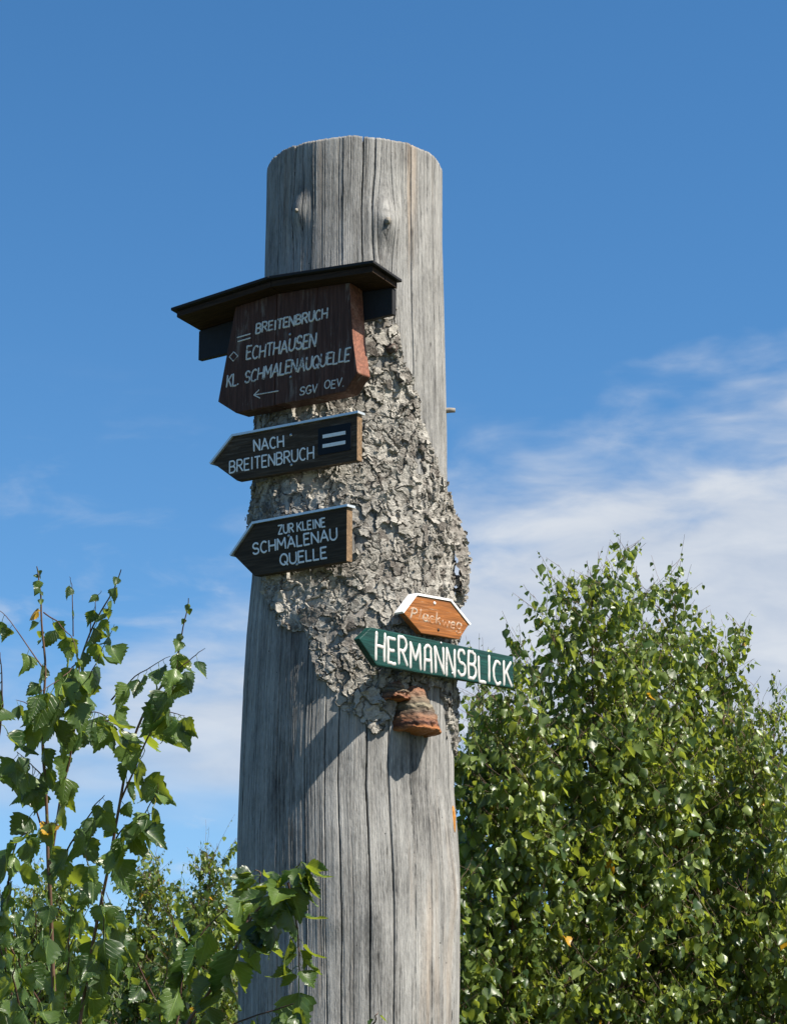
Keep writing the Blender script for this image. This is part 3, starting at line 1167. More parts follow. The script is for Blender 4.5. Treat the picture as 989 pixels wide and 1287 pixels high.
def strip(bm, pts, y0, y1, th):
    """flat metal strip folded along a polyline (local x,z), thickness th above it"""
    n = len(pts)
    rows = []
    for i, (x, z) in enumerate(pts):
        a = Vector(pts[max(i-1, 0)])
        b = Vector(pts[min(i+1, n-1)])
        p = Vector((x, z))
        if 0 < i < n-1:
            d0, d1 = (p-a).normalized(), (b-p).normalized()
            m0, m1 = Vector((-d0.y, d0.x)), Vector((-d1.y, d1.x))
            nn = (m0+m1).normalized()
            nn = nn/max(0.4, nn.dot(m0))
        else:
            d = (b-a).normalized()
            nn = Vector((-d.y, d.x))
        if nn.y < 0:
            nn = -nn
        q = p+nn*th
        rows.append([bm.verts.new(v) for v in ((x, y0, z), (q.x, y0, q.y), (q.x, y1, q.y), (x, y1, z))])
    for i in range(n-1):
        for k in range(4):
            k2 = (k+1) % 4
            bm.faces.new((rows[i][k], rows[i][k2], rows[i+1][k2], rows[i+1][k]))
    bm.faces.new(rows[0][::-1])
    bm.faces.new(rows[-1])
    bmesh.ops.recalc_face_normals(bm, faces=list(bm.faces))


def screw(sg, px, py, mat, y=0.0, r=0.0048):
    x, z = sg.loc(px, py)
    bm = bmesh.new()
    bmesh.ops.create_cone(bm, cap_ends=True, segments=14, radius1=r, radius2=r*0.6, depth=0.0025,
                          matrix=Matrix.Translation((x, y-0.001, z)) @ Matrix.Rotation(R_(90), 4, 'X'))
    return bm_obj('screw', bm, mat, sg.e, True)


def set_end_material(o, test, idx=1):
    for p in o.data.polygons:
        if test(p):
            p.material_index = idx


def zoom1(x, y):
    return 200+x*.32356, 310+y*.32356


def zoom2(x, y):
    return 250+x*.23256, 500+y*.23256


def zoom3(x, y):
    return 430+x*.24267, 720+y*.24267


# --- roofed brown board
def sign_roofed():
    th = 0.055
    front = float(rad(zz(440)))+0.022+th
    s = Sign('roofed_signboard', 'dark brown three-line wooden signboard under its own small black roof', -37, front, *zoom1(520, 420))
    L = [s.loc(*zoom1(*p)) for p in [(292, 235), (228, 602), (298, 646), (722, 562), (770, 487), (752, 362), (748, 150)]]
    # roof: two flat slabs meeting in a low ridge, felt on top, boards beneath
    yf, yb = -0.048, 0.075
    def lean(bm):                      # the roof falls a little towards the trunk
        for v in bm.verts:
            v.co.z -= (v.co.y-yf)*0.15
        return bm

    def rl(x, y, yy):
        return s.loc(*zoom1(x, y), yy)
    eL, ridge, eR = rl(45, 236, yf), rl(424, 112, yf), rl(832, 50, yf)
    for nm, mt, dz0, dz1, ins in (('roof_felt', M['roof_tar'], -0.008, 0.0, 0.0), ('roof_board', M['roof_under'], -0.026, -0.009, 0.012)):
        for a, b, sgn in ((eL, ridge, 1), (ridge, eR, -1)):
            ia = ins if a is eL else 0.0008
            ib = ins if b is eR else 0.0008
            d = Vector((b[0]-a[0], b[1]-a[1]))
            dn = d.normalized()
            a2 = Vector(a)+dn*ia
            b2 = Vector(b)-dn*ib
            pts = [(a2.x, a2.y+dz0), (b2.x, b2.y+dz0), (b2.x, b2.y+dz1), (a2.x, a2.y+dz1)]
            if nm == 'roof_felt':
                bm_obj(nm, lean(prism(pts, yf, yb, 0.002)), mt, s.e)
            else:
                w = (yb-yf-0.016)/2
                for q in range(2):
                    bm_obj(nm, lean(prism(pts, yf+0.012+q*w, yf+0.012+(q+1)*w-0.0015, 0.0015)), mt, s.e)
    roofz = lambda x: (eL[1]+(ridge[1]-eL[1])*(x-eL[0])/(ridge[0]-eL[0]) if x < ridge[0] else ridge[1]+(eR[1]-ridge[1])*(x-ridge[0])/(eR[0]-ridge[0]))-0.0335
    # outline in local coordinates, split into upright planks
    left_top, lb, lb2, rb2, rb, rt = L[0], L[1], L[2], L[3], L[4], L[5]
    ztop = roofz(0.0)+0.0
    rtop = (rt[0]-0.012, roofz(rt[0]-0.012)-.0005)
    ltop = (left_top[0]+0.004, roofz(left_top[0]+.004)-.0005)
    xs = [lb2[0]+(rb2[0]-lb2[0])*f for f in (0.36, 0.73)]

    def bottom(x):
        f = (x-lb2[0])/(rb2[0]-lb2[0])
        return lb2[1]+(rb2[1]-lb2[1])*f
    g = 0.0008
    planks = [
        [ltop, lb, lb2, (xs[0]-g, bottom(xs[0])), (xs[0]-g+.004, roofz(xs[0])-.0005)],
        [(xs[0]+g+.004, roofz(xs[0])-.0005), (xs[0]+g, bottom(xs[0])+.001), (xs[1]-g, bottom(xs[1])-.001), (xs[1]-g+.006, roofz(xs[1])-.0005)],
        [(xs[1]+g+.006, roofz(xs[1])-.0005), (xs[1]+g, bottom(xs[1])), rb2, rb, rt, rtop],
    ]
    for k, pl in enumerate(planks):
        o = bm_obj('plank', prism(pl, 0.0+0.0006*(k == 1), th, 0.003), [M['board_brown'], M['end_red']], s.e)
        if k == 2:
            set_end_material(o, lambda p: p.normal.x > 0.75 and p.area > 2e-5)
    # dark back panel that carries the roof
    yb0 = th+0.001
    bl = s.loc(*zoom1(152, 436), yb0)
    br = s.loc(*zoom1(906, 266), yb0)
    tl = s.loc(*zoom1(150, 305), yb0)
    tr = s.loc(*zoom1(925, 132), yb0)
    zr = ridge[1]-0.03
    x0, x1 = bl[0], br[0]
    zb = (bl[1]+br[1])/2
    bm_obj('back_panel', prism([(x0, zb), (x1, zb), (x1, roofz(x1)-.011), (ridge[0], roofz(ridge[0])-.011), (x0, roofz(x0)-.011)], yb0, yb0+0.016, 0.0015), M['roof_tar'], s.e)
    # lettering
    def fr(bl_, br_, tl_):
        return [s.loc(*zoom1(*p)) for p in (bl_, br_, tl_)]
    lm = M['letter_old']
    lettering('lettering', 'BREITENBRUCH', fr((376, 336), (652, 276), (376, 300)), .0029, lm, s.e, jit=.05, seed=1, italic=.10)
    lettering('lettering', 'ECHTHAUSEN', fr((338, 440), (606, 386), (340, 392)), .0029, lm, s.e, jit=.06, seed=2, italic=.10, space=.24)
    lettering('lettering', 'KL.', fr((262, 544), (306, 534), (264, 500)), .0029, lm, s.e, jit=.06, seed=3, italic=.12)
    lettering('lettering', 'SCHMALENAUQUELLE', fr((332, 528), (738, 442), (334, 482)), .0029, lm, s.e, jit=.06, seed=4, italic=.12, space=.22)
    lettering('lettering', 'SGV', fr((546, 578), (612, 566), (546, 548)), .0019, lm, s.e, jit=.06, seed=5, italic=.15)
    lettering('lettering', 'OEV.', fr((642, 553), (716, 540), (642, 524)), .0019, lm, s.e, jit=.08, seed=6, italic=.10)
    # trail marks: two bars, a diamond, an arrow
    def poly(name, strokes, hw, mat=lm):
        GLYPH['_t'] = (1.0, strokes)
        o = lettering(name, ['_t'], [(0, 0), (1, 0), (0, 1)], hw, mat, s.e, jit=0.0, seed=9, space=0)
        del GLYPH['_t']
        return o
    lp = lambda pts: [s.loc(*zoom1(*p)) for p in pts]
    poly('trail_mark', [lp([(304, 352), (354, 338)]), lp([(306, 368), (354, 354)])], .0022)
    poly('trail_mark', [lp([(290, 408), (306, 424)]), lp([(306, 424), (288, 444)]), lp([(288, 444), (273, 428)]), lp([(273, 428), (290, 408)])], .0016)
    poly('trail_mark', [lp([(368, 576), (462, 560)]), lp([(368, 576), (388, 556)]), lp([(368, 576), (392, 588)])], .0018)
    screw(s, *zoom1(509, 340), M['screw'], 0, .0045)
    screw(s, *zoom1(511, 506), M['screw'], 0, .0045)
    return s


sign_roofed()


def sign_arrow(name, label, a, cfg, mat, lines, screws, emblem=None):
    th = 0.022
    z0 = zz(cfg['cy'])
    front = float(rad(z0))+0.024+th
    s = Sign(name, label, a, front, cfg['cx'], cfg['cy'])
    tip, sh, tr, br, sl = [s.loc(*zoom2(*p)) for p in cfg['out']]
    zt = (sh[1]+tr[1])/2
    zb = (br[1]+sl[1])/2
    xr = (tr[0]+br[0])/2
    zt -= 0.005
    tipz = (tip[1]+(zt+zb)/2)/2
    pts = [(tip[0]+.004, tipz), (sh[0], zt), (xr, zt), (xr, zb), (sl[0], zb)]
    o = bm_obj('board', prism(pts, 0, th, 0.0015), [mat, M['end_tan']], s.e)
    set_end_material(o, lambda p: p.normal.x > 0.9 and p.area > 2e-5)
    bm = bmesh.new()
    strip(bm, [(tip[0]-.001, tipz-.003), (sh[0], zt+.0004), (xr+.006, zt+.0004)], -0.006, th+0.004, 0.0062)
    bm_obj('metal_strip', bm, M['zinc'], s.e)
    for i, (txt, a_, b_, c_, hw) in enumerate(lines):
        fr = [s.loc(*zoom2(*p)) for p in (a_, b_, c_)]
        lettering('lettering', txt, fr, hw, M['letter'], s.e, jit=.015, seed=20+i, dome=.0011)
    for p in screws:
        screw(s, *zoom2(*p), M['screw'])
    if emblem:
        c = [s.loc(*zoom2(*p)) for p in emblem]
        x0, x1 = min(c[0][0], c[3][0]), max(c[1][0], c[2][0])
        z1, z0_ = (c[0][1]+c[1][1])/2, (c[2][1]+c[3][1])/2
        rr = 0.006
        P4 = []
        for cx, cz, a0 in ((x1-rr, z1-rr, 0), (x0+rr, z1-rr, 90), (x0+rr, z0_+rr, 180), (x1-rr, z0_+rr, 270)):
            P4 += arc(cx, cz, rr, rr, a0, a0+90, 4)
        pl = bm_obj('emblem_plate', prism(P4, -0.0022, 0.001, 0.0004, 1), M['black'], s.e)
        W, Hh = x1-x0, z1-z0_
        for zc in (0.66, 0.31):
            bm_obj('bar', prism([(x0+.15*W, z0_+(zc-.065)*Hh), (x1-.16*W, z0_+(zc-.065)*Hh), (x1-.16*W, z0_+(zc+.065)*Hh), (x0+.15*W, z0_+(zc+.065)*Hh)], -0.0034, -0.0018, 0.0003, 1), M['letter'], pl)
    return s


sign_arrow('arrow_sign', 'dark arrow board reading NACH BREITENBRUCH with black double-bar emblem', -34.6,
           dict(cx=360, cy=562, out=[(70, 358), (188, 198), (858, 78), (853, 334), (205, 451)]), M['board_dark'],
           [('NACH', (298, 288), (458, 262), (296, 230), .0030), ('BREITENBRUCH', (166, 406), (620, 326), (166, 344), .0028)],
           [(497, 200), (500, 362)], [(646, 164), (824, 134), (822, 284), (648, 310)])
sign_arrow('arrow_sign', 'dark arrow board reading ZUR KLEINE SCHMALENAU QUELLE in white', -39.5,
           dict(cx=367, cy=680, out=[(180, 858), (298, 672), (800, 582), (798, 886), (300, 960)]), M['board_dark_plain'],
           [('ZUR KLEINE', (430, 738), (682, 696), (428, 692), .0026), ('SCHMALENAU', (292, 846), (746, 764), (290, 788), .0031), ('QUELLE', (440, 906), (690, 866), (438, 848), .0031)],
           [(486, 746), (531, 900)])


def sign_orange():
    th = 0.020
    front = float(rad(zz(775)))+0.025+th
    s = Sign('hexagonal_sign', 'small orange hexagonal wooden sign with white top edge above the green sign', 45, front, *zoom3(488, 232))
    L = [s.loc(*zoom3(*p)) for p in [(318, 206), (385, 118), (560, 148), (656, 268), (606, 346), (410, 311)]]
    zt, zb = (L[1][1]+L[2][1])/2, (L[4][1]+L[5][1])/2
    pts = [L[0], (L[1][0], zt), (L[2][0], zt), L[3], (L[4][0], zb), (L[5][0], zb)]
    bm_obj('board', prism(pts, 0, th, 0.0015), M['orange'], s.e)
    bm = bmesh.new()
    strip(bm, [(pts[0][0]-.002, pts[0][1]-.002), (pts[1][0], zt+.0004), (pts[2][0], zt+.0004), (pts[3][0]+.002, pts[3][1]-.002)], -0.003, th+0.008, 0.0055)
    bm_obj('metal_strip', bm, M['white_strip'], s.e)
    fr = [s.loc(*zoom3(*p)) for p in ((352, 232), (618, 300), (352, 172))]
    lettering('lettering', 'Plackweg', fr, .0032, M['letter_worn'], s.e, jit=.07, seed=31, italic=.12, space=.16, alt={'P': 'P_'}, dome=.0014)
    screw(s, *zoom3(478, 158), M['white_strip'], 0, .005)
    screw(s, *zoom3(498, 296), M['screw_dark'], 0, .0045)
    # spacer block that holds the sign off the trunk
    bm_obj('mounting_block', prism([(-.03, -.035), (.03, -.035), (.03, .035), (-.03, .035)], th+.0005, th+0.032, 0.002), M['board_dark'], s.e)


def sign_green():
    th = 0.020
    front = float(rad(zz(830)))+0.026+th
    s = Sign('green_arrow_sign', 'long green arrow sign with thick white lettering reading HERMANNSBLICK', 52, front, *zoom3(500, 420))
    L = [s.loc(*zoom3(*p)) for p in [(150, 281), (88, 342), (180, 480), (888, 600), (886, 434)]]
    zt, zb, xr = (L[0][1]+L[4][1])/2, (L[2][1]+L[3][1])/2, (L[3][0]+L[4][0])/2
    pts = [(L[0][0], L[0][1]), L[1], (L[2][0], L[2][1]), (xr, L[3][1]), (xr, L[4][1])]
    bm_obj('board', prism(pts, 0, th, 0.003), M['green'], s.e)
    fr = [s.loc(*zoom3(*p)) for p in ((176, 444), (876, 588), (176, 306))]
    lettering('lettering', 'HERMANNSBLICK', fr, .0050, M['letter_thick'], s.e, jit=.075, seed=44, space=.34, alt={'A': 'A2'}, dome=.0022)
    screw(s, *zoom3(511, 365), M['screw'], 0, .0045)
    screw(s, *zoom3(570, 522), M['screw'], 0, .004)


sign_orange()
sign_green()

# ------------------------------------------------------------------ bracket fungi
def mat_fungus(name, top_dark=False):
    m, t, b = new_mat(name)
    tc = t.node('ShaderNodeTexCoord').outputs['Generated']
    sp = t.node('ShaderNodeSeparateXYZ')
    t.link(tc, sp.inputs[0])
    ob = t.node('ShaderNodeTexCoord').outputs['Object']
    n = t.noise(t.mapping(ob, (30, 30, 60)), 1, 5, 0.65)
    v = t.math('ADD', sp.outputs[2], t.math('MULTIPLY_ADD', n, 0.20, -0.10))
    c = t.ramp(v, [(0.0, (0.20, 0.075, 0.025)), (0.07, (0.36, 0.13, 0.03)), (0.15, (0.33, 0.115, 0.028)), (0.20, (0.085, 0.026, 0.014)), (0.27, (0.21, 0.082, 0.036)), (0.36, (0.23, 0.115, 0.060)),  # lowest stop: cream underside darkened to brown, its shade put into the colour
                   (0.42, (0.075, 0.045, 0.028)), (0.50, (0.16, 0.12, 0.075)), (0.56, (0.26, 0.225, 0.15)), (0.62, (0.10, 0.075, 0.045)), (0.72, (0.19, 0.135, 0.085)), (0.85, (0.22, 0.10, 0.05)), (1.0, (0.20, 0.075, 0.03))])
    gr = t.noise(t.mapping(ob, (160, 160, 160)), 1, 4, 0.7)
    c = t.mix(t.smooth(gr, 0.45, 0.8), c, t.mix(0.55, c, (0.03, 0.015, 0.01)))
    t.link(c, b.inputs['Base Color'])
    b.inputs['Roughness'].default_value = 0.6
    ring = t.math('SINE', t.math('MULTIPLY', v, 62.0))
    hgt = t.math('MULTIPLY_ADD', ring, 0.16, t.noise(t.mapping(ob, (70, 70, 190)), 1, 6, 0.7))
    t.link(t.bump(hgt, 0.9, 0.007), b.inputs['Normal'])
    return m


def fungus(name, label, px, py, w, h, out, seed, top=0.45):
    t, z = trunk_hit(px, py)
    p = Vector(surf(np.array(t), np.array(z), 0.0))
    e = thing(name, label, 'fungus', p, t, group=None)
    nu, nv = 40, 34
    V, Q = [], []
    for j in range(nv):
        s = j/(nv-1)
        if s < 0.74:                       # upper skin, ridged in growth bands
            f = s/0.74
            zz_ = h*(1-f)-h*0.5
            o = out*(0.42+0.58*f**0.75)+0.0055*(abs(math.sin(f*9.5+seed*0.3))-0.5)*min(1, f*3+.2)
            hw = w*0.5*(top+(1-top)*f**0.8)
        else:                              # rounded lip and pore surface under it
            f = (s-0.74)/0.26
            zz_ = -h*0.5-0.10*h*math.sin(f*math.pi*0.75)*(1-f*0.4)
            o = out*(1.0-0.95*f**1.3)+0.004*math.sin(math.pi*min(1, f*3))
            hw = w*0.5*(1-0.2*f)
        for i in range(nu):
            a = math.pi*i/(nu-1)
            c = Vector((math.cos(a), math.sin(a), s*3+seed))
            wob = 1+0.10*noise.noise(c*2.2)+0.06*noise.noise(c*6)+0.035*noise.noise(c*15)
            x = -hw*math.cos(a)*wob
            y = -o*(math.sin(a)**0.8)*wob+0.03
            V.append((x, y, zz_+0.008*noise.noise(c*2.6+Vector((4, 0, 0)))+0.004*noise.noise(c*8)+h*0.05*math.cos(a)))
    for j in range(nv-1):
        for i in range(nu-1):
            a = j*nu+i
            Q.append((a, a+nu, a+nu+1, a+1))
    Q.append((0, 1, nu+1, nu)) if False else None
    tri = [(0, i+1, i) for i in range(1, nu-1)]
    obj('cap', mesh_np('cap', V, [np.array([q for q in Q if q]), np.array(tri)]), mat_fungus('fungus_skin'), e)


fungus('bracket_fungus', 'large hoof-shaped red and grey banded bracket fungus below green sign', 518, 892, 0.118, 0.112, 0.120, 2, 0.58)
fungus('bracket_fungus', 'small reddish bracket fungus shelf tucked above the larger one', 495, 868, 0.090, 0.046, 0.085, 7, 0.7)

# ------------------------------------------------------------------ birch leaves
def leaf_mesh(seed, rows, teeth, petiole=0.36, bend=0.8):
    """unit-long birch leaf hanging along -z from the origin, facing -y; returns V, F(tris), UV per vert"""
    r = random.Random(seed)
    prof_t = [0, .05, .12, .22, .33, .45, .58, .70, .82, .92, 1.0]
    prof_w = [.02, .24, .36, .415, .41, .35, .265, .18, .105, .045, .0]
    wsc = r.uniform(0.86, 1.08)
    fold = r.uniform(0.0, 0.9)
    curl = r.uniform(-0.5, 1.3)*bend
    twist = r.uniform(-.9, .9)
    wave = r.uniform(0.02, 0.09)
    ph = r.uniform(0, 6)
    cols = (-1, -.5, 0, .5, 1) if rows > 7 else (-1, 0, 1)
    V, UV, Fq = [], [], []
    for i in range(rows):
        t = i/(rows-1)
        w = np.interp(t, prof_t, prof_w)*wsc
        for c in cols:
            e = w*c
            tt = t
            if teeth and abs(c) == 1 and 0 < i < rows-1:
                e *= (1.10 if i % 2 else 0.93)*(1+r.uniform(-.04, .04))
                tt = t+0.02*(1 if i % 2 else -1)
            if abs(c) == 1:
                tt -= 0.05*(1-t)
            x = e
            y = fold*abs(e)*(-1 if False else 1)+wave*math.sin(9*t+ph+3*c)*abs(c)
            z = -tt
            # bend along the length
            ang = curl*(t**1.3)
            y2 = y*math.cos(ang)+0.5*curl*t*t
            z2 = z*math.cos(ang*0.5)
            tw = twist*t
            V.append((x*math.cos(tw)-y2*math.sin(tw)*0.6, y2*math.cos(tw)+x*math.sin(tw)*0.8, z2))
            UV.append((e, t))
    nc = len(cols)
    for i in range(rows-1):
        for k in range(nc-1):
            a = i*nc+k
            Fq.append((a, a+nc, a+nc+1))
            Fq.append((a, a+nc+1, a+1))
    V = np.array(V)
    off = np.array((0, 0, -petiole))
    V = V+off
    # petiole
    if petiole > 0:
        pts = [Vector((0, 0, 0)), Vector((0, .06, -.25*petiole)), Vector((0, .05, -.65*petiole)), Vector((0, 0, -petiole-.02))]
        if rows <= 7:
            pts = [pts[0], pts[1], pts[3]]
        pv, pq = tube(pts, [.014]*len(pts), 3)
        b = len(V)
        V = np.concatenate([V, np.array([tuple(v) for v in pv])])
        UV += [(0, 0)]*len(pv)
        for q in pq:
            Fq.append((b+q[0], b+q[1], b+q[2]))
            Fq.append((b+q[0], b+q[2], b+q[3]))
    return V, np.array(Fq), np.array(UV)


NEAR_LEAVES = [leaf_mesh(100+s, 15, True) for s in range(14)]
FAR_LEAVES = [leaf_mesh(200+s, 6, False, 0.45, 0.9) for s in range(12)]


def leaf_me(name, V, Fq, UV, mat):
    me = mesh_np(name, V, [Fq])
    lay = me.uv_layers.new(name='blade')
    li = np.zeros(len(me.loops), dtype=np.int32)
    me.loops.foreach_get('vertex_index', li)
    lay.data.foreach_set('uv', UV[li].astype(np.float32).ravel())
    me.materials.append(mat)
    return me


NEAR_ME = [leaf_me('leaf', *l, M['leaf_near']) for l in NEAR_LEAVES]
FAR_ME = [leaf_me('leaf', *l, M['leaf_far']) for l in FAR_LEAVES]


def leaf_matrix(axis, roll):
    """rotation taking local -z to axis"""
    q = (-axis).normalized().to_track_quat('Z', 'Y')
    return (q.to_matrix() @ Matrix.Rotation(roll, 3, 'Z'))


class Plant:
    def __init__(self, seed):
        self.r = random.Random(seed)
        self.stems, self.twigs, self.leaves = [], [], []     # tubes and (pos, axis, roll, size)

    def leaf(self, p, twig_dir, size, droop=1.0):
        r = self.r
        a = Vector((r.gauss(0, .42), r.gauss(0, .42), -droop))+twig_dir*r.uniform(-.1, .5)
        self.leaves.append((p, a.normalized(), r.uniform(0, 6.283), size))

    def twig(self, p, d, length, rad0, leaf_size, step, up=0.12, n=6, leaf_from=0.1, droop=1.0):
        """a curved leafy twig; returns its points"""
        r = self.r
        pts = [Vector(p)]
        d = d.normalized()
        for i in range(n):
            d = (d+Vector((r.gauss(0, .10), r.gauss(0, .10), up*r.uniform(.2, 1.2)))).normalized()
            pts.append(pts[-1]+d*(length/n))
        self.twigs.append((pts, [max(0.0006, rad0*(1-0.85*i/n)) for i in range(n+1)]))
        s = leaf_from*length
        while s < length:
            k = min(n-1, int(s/length*n))
            f = s/length*n-k
            q = pts[k].lerp(pts[k+1], f)
            young = 1.0 if s < length*0.75 else 0.62
            self.leaf(q, d, leaf_size*young*r.uniform(.42, 1.2), droop)
            s += step*r.uniform(.6, 1.5)
        return pts

    def build(self, thing_, me_list, raw_list, leafmat, twigmat, stemmat, nmax=300, sides=5):
        for pts, rad_ in self.stems:
            V, Q = tube(pts, rad_, 8)
            obj('stem', mesh_np('stem', [tuple(v-thing_.location) for v in V], [Q]), stemmat, thing_)
        VV, QQ, nb = [], [], 0
        for pts, rad_ in self.twigs:
            V, Q = tube(pts, rad_, sides)
            VV += [tuple(v-thing_.location) for v in V]
            QQ += [tuple(i+nb for i in q) for q in Q]
            nb += len(V)
        if VV:
            obj('branchwork', mesh_np('branchwork', VV, [QQ]), twigmat, thing_, kind='stuff')
        # nearest leaves that fall in the picture become single objects
        sc = []
        for i, (p, a, ro, s) in enumerate(self.leaves):
            px, py, dp = to_px(p+a*s*0.8)
            inn = (-10 < px < 1000 and -10 < py < 1297)
            sc.append((0 if inn else 1, dp-s*4, i))
        sc.sort()
        single = set(i for f, d, i in sc[:nmax] if f == 0)
        rest = {}
        for i, (p, a, ro, s) in enumerate(self.leaves):
            m = leaf_matrix(a, ro)
            k = self.r.randrange(len(me_list))
            if i in single:
                o = bpy.data.objects.new('leaf', me_list[k])
                o.matrix_basis = Matrix.Translation(p-thing_.location) @ m.to_4x4() @ Matrix.Diagonal((s, s, s, 1))
                link(o, thing_)
            else:
                rest.setdefault(k, []).append((p-thing_.location, m, s))
        if rest:
            VV, FF, UU, nb = [], [], [], 0
            for k, lst in rest.items():
                V, Fq, UV = raw_list[k]
                A = np.array([np.array(m)*s for _, m, s in lst])
                Pp = np.array([tuple(p) for p, _, _ in lst])
                X = np.einsum('nij,vj->nvi', A, V)+Pp[:, None, :]
                VV.append(X.reshape(-1, 3))
                FF.append((Fq[None]+nb+(np.arange(len(lst))*len(V))[:, None, None]).reshape(-1, 3))
                UU.append(np.tile(UV, (len(lst), 1)))
                nb += len(lst)*len(V)
            me = leaf_me('foliage', np.concatenate(VV), np.concatenate(FF), np.concatenate(UU), leafmat)
            o = bpy.data.objects.new('foliage', me)
            o['kind'] = 'stuff'
            link(o, thing_)


def lerp_path(pts, f):
    n = len(pts)-1
    k = min(n-1, int(f*n))
    return pts[k].lerp(pts[k+1], f*n-k), (pts[k+1]-pts[k]).normalized()


def far_birch(label, apex, dist, base_px, spread, dens, seed, leaf=0.049, group='young birches behind the trunk', zlow=0.55, lean=0.0):
    """young birch seen across a few metres: apex pixel, distance, base pixel column"""
    pl = Plant(seed)
    r = pl.r
    top = at(apex[0], apex[1], dist)
    bx = at(base_px, 1200, dist)
    base = Vector((bx.x, bx.y+r.uniform(-.1, .1), -0.05))
    H = top.z
    n = 14
    stem = []
    for i in range(n+1):
        f = i/n
        p = base.lerp(top, f)
        wob = math.sin(f*math.pi)
        p += Vector((0.07*wob*noise.noise(Vector((seed, f*2.2, 1))), 0.07*wob*noise.noise(Vector((seed, f*2.2, 5))), 0))
        stem.append(p)
    r0 = 0.011*H/2+0.004
    pl.stems.append((stem, [max(.0016, r0*(1-f/n*0.93)) for f in range(n+1)]))
    nbr = int(62*dens)
    for b in range(nbr):
        f = zlow/H+(0.985-zlow/H)*((b+r.random())/nbr)**0.97
        p, d = lerp_path(stem, f)
        az = b*2.39996+r.uniform(-.5, .5)
        ln = spread*1.32*(0.19+0.81*(1-f)**0.68)*r.uniform(.45, 1.2)
        up = r.uniform(0.55, 1.4)*(0.7+0.8*f)
        bd = Vector((math.cos(az), math.sin(az), up)).normalized()
        nn = 6
        lsz = leaf*(1.0 if f < .85 else .78)
        pts = pl.twig(p, bd, ln, max(.0013, r0*(1-f)*0.42), lsz, 0.030/dens**.3, 0.10, nn, 0.18)
        ntw = int(ln/0.034)
        for k in range(ntw):
            g = r.uniform(.12, .97)
            q, dd = lerp_path(pts, g)
            az2 = r.uniform(0, 6.28)
            td = (dd*0.7+Vector((math.cos(az2), math.sin(az2), r.uniform(-.3, .6)))).normalized()
            pl.twig(q, td, ln*r.uniform(.18, .42)*(1.1-g*.5)+.03, .0011, lsz, 0.026/dens**.3, 0.04, 4, 0.15)
    for k in range(7):                      # thin, nearly bare leading shoots
        p, d = lerp_path(stem, r.uniform(.80, .99))
        az = r.uniform(0, 6.28)
        pl.twig(p, Vector((math.cos(az)*.45, math.sin(az)*.45, 1)), r.uniform(.14, .30), .0016, leaf*.55, .05, .10, 6, .2)
    e = thing('birch_tree', label, 'tree', (base.x, base.y, 0), 0, group)
    pl.build(e, FAR_ME, FAR_LEAVES, M['leaf_far'], M['twig_far'], M['stem'], 300, 3)
    return len(pl.leaves)


cnt = 0
cnt += far_birch('tall young birch with pointed leafy crown right of the green sign', (742, 734), 6.9, 752, 0.76, 1.8, 21)
cnt += far_birch('young birch with bare reaching top shoots, beside the tallest birch', (848, 738), 7.2, 846, 0.66, 1.45, 22)
cnt += far_birch('shorter young birch sloping down from the twin birch tops', (908, 822), 7.4, 905, 0.62, 1.35, 23)
cnt += far_birch('low bushy birch close behind the right side of the trunk', (640, 872), 6.5, 632, 0.66, 1.8, 24)
cnt += far_birch('slim birch with thin shoots rising behind the green sign', (606, 826), 7.6, 600, 0.42, 1.2, 25)
cnt += far_birch('small-leaved birch farther back behind the shorter sloping birch', (972, 902), 9.6, 968, 0.75, 1.3, 26, 0.042)
cnt += far_birch('broad low birch filling the gap between the taller birches', (796, 800), 7.6, 796, 0.66, 1.5, 27)
cnt += far_birch('broad low birch in front of the small-leaved farther birch', (950, 925), 6.9, 960, 0.6, 1.4, 28)
cnt += far_birch('distant birch with fine twigs, tallest beyond the left of the trunk', (264, 1078), 9.8, 256, 0.55, 1.5, 31, 0.046, 'distant birches beyond the left of the trunk')
cnt += far_birch('distant birch with fine twigs beside the foreground birch stems', (188, 1098), 10.2, 182, 0.55, 1.4, 32, 0.046, 'distant birches beyond the left of the trunk')
cnt += far_birch('distant low birch hidden behind the foreground birch stems', (62, 1120), 10.6, 60, 0.7, 1.5, 33, 0.046, 'distant birches beyond the left of the trunk')
print('far leaves', cnt)


# ------------------------------------------------------------------ foreground birch on the left
def curvy(pts, d0, d1, rr, amp=1.6):
    """a pixel path at a range of distances, rounded and slightly wandering, as world points"""
    n = len(pts)
    out = []
    sub = 4
    ph = rr.uniform(0, 99)
    for i in range(n-1):
        p0, p1, p2, p3 = pts[max(i-1, 0)], pts[i], pts[i+1], pts[min(i+2, n-1)]
        for k in range(sub if i < n-2 else sub+1):
            t = k/sub
            c = [0.5*((2*p1[a])+(-p0[a]+p2[a])*t+(2*p0[a]-5*p1[a]+4*p2[a]-p3[a])*t*t+(-p0[a]+3*p1[a]-3*p2[a]+p3[a])*t**3) for a in (0, 1)]
            f = (i+t)/(n-1)
            w = amp*min(1, f*4)
            out.append(at(c[0]+w*noise.noise(Vector((ph, f*7, 0)))*2, c[1], d0+(d1-d0)*f+0.012*noise.noise(Vector((ph, f*5, 7)))))
    return out


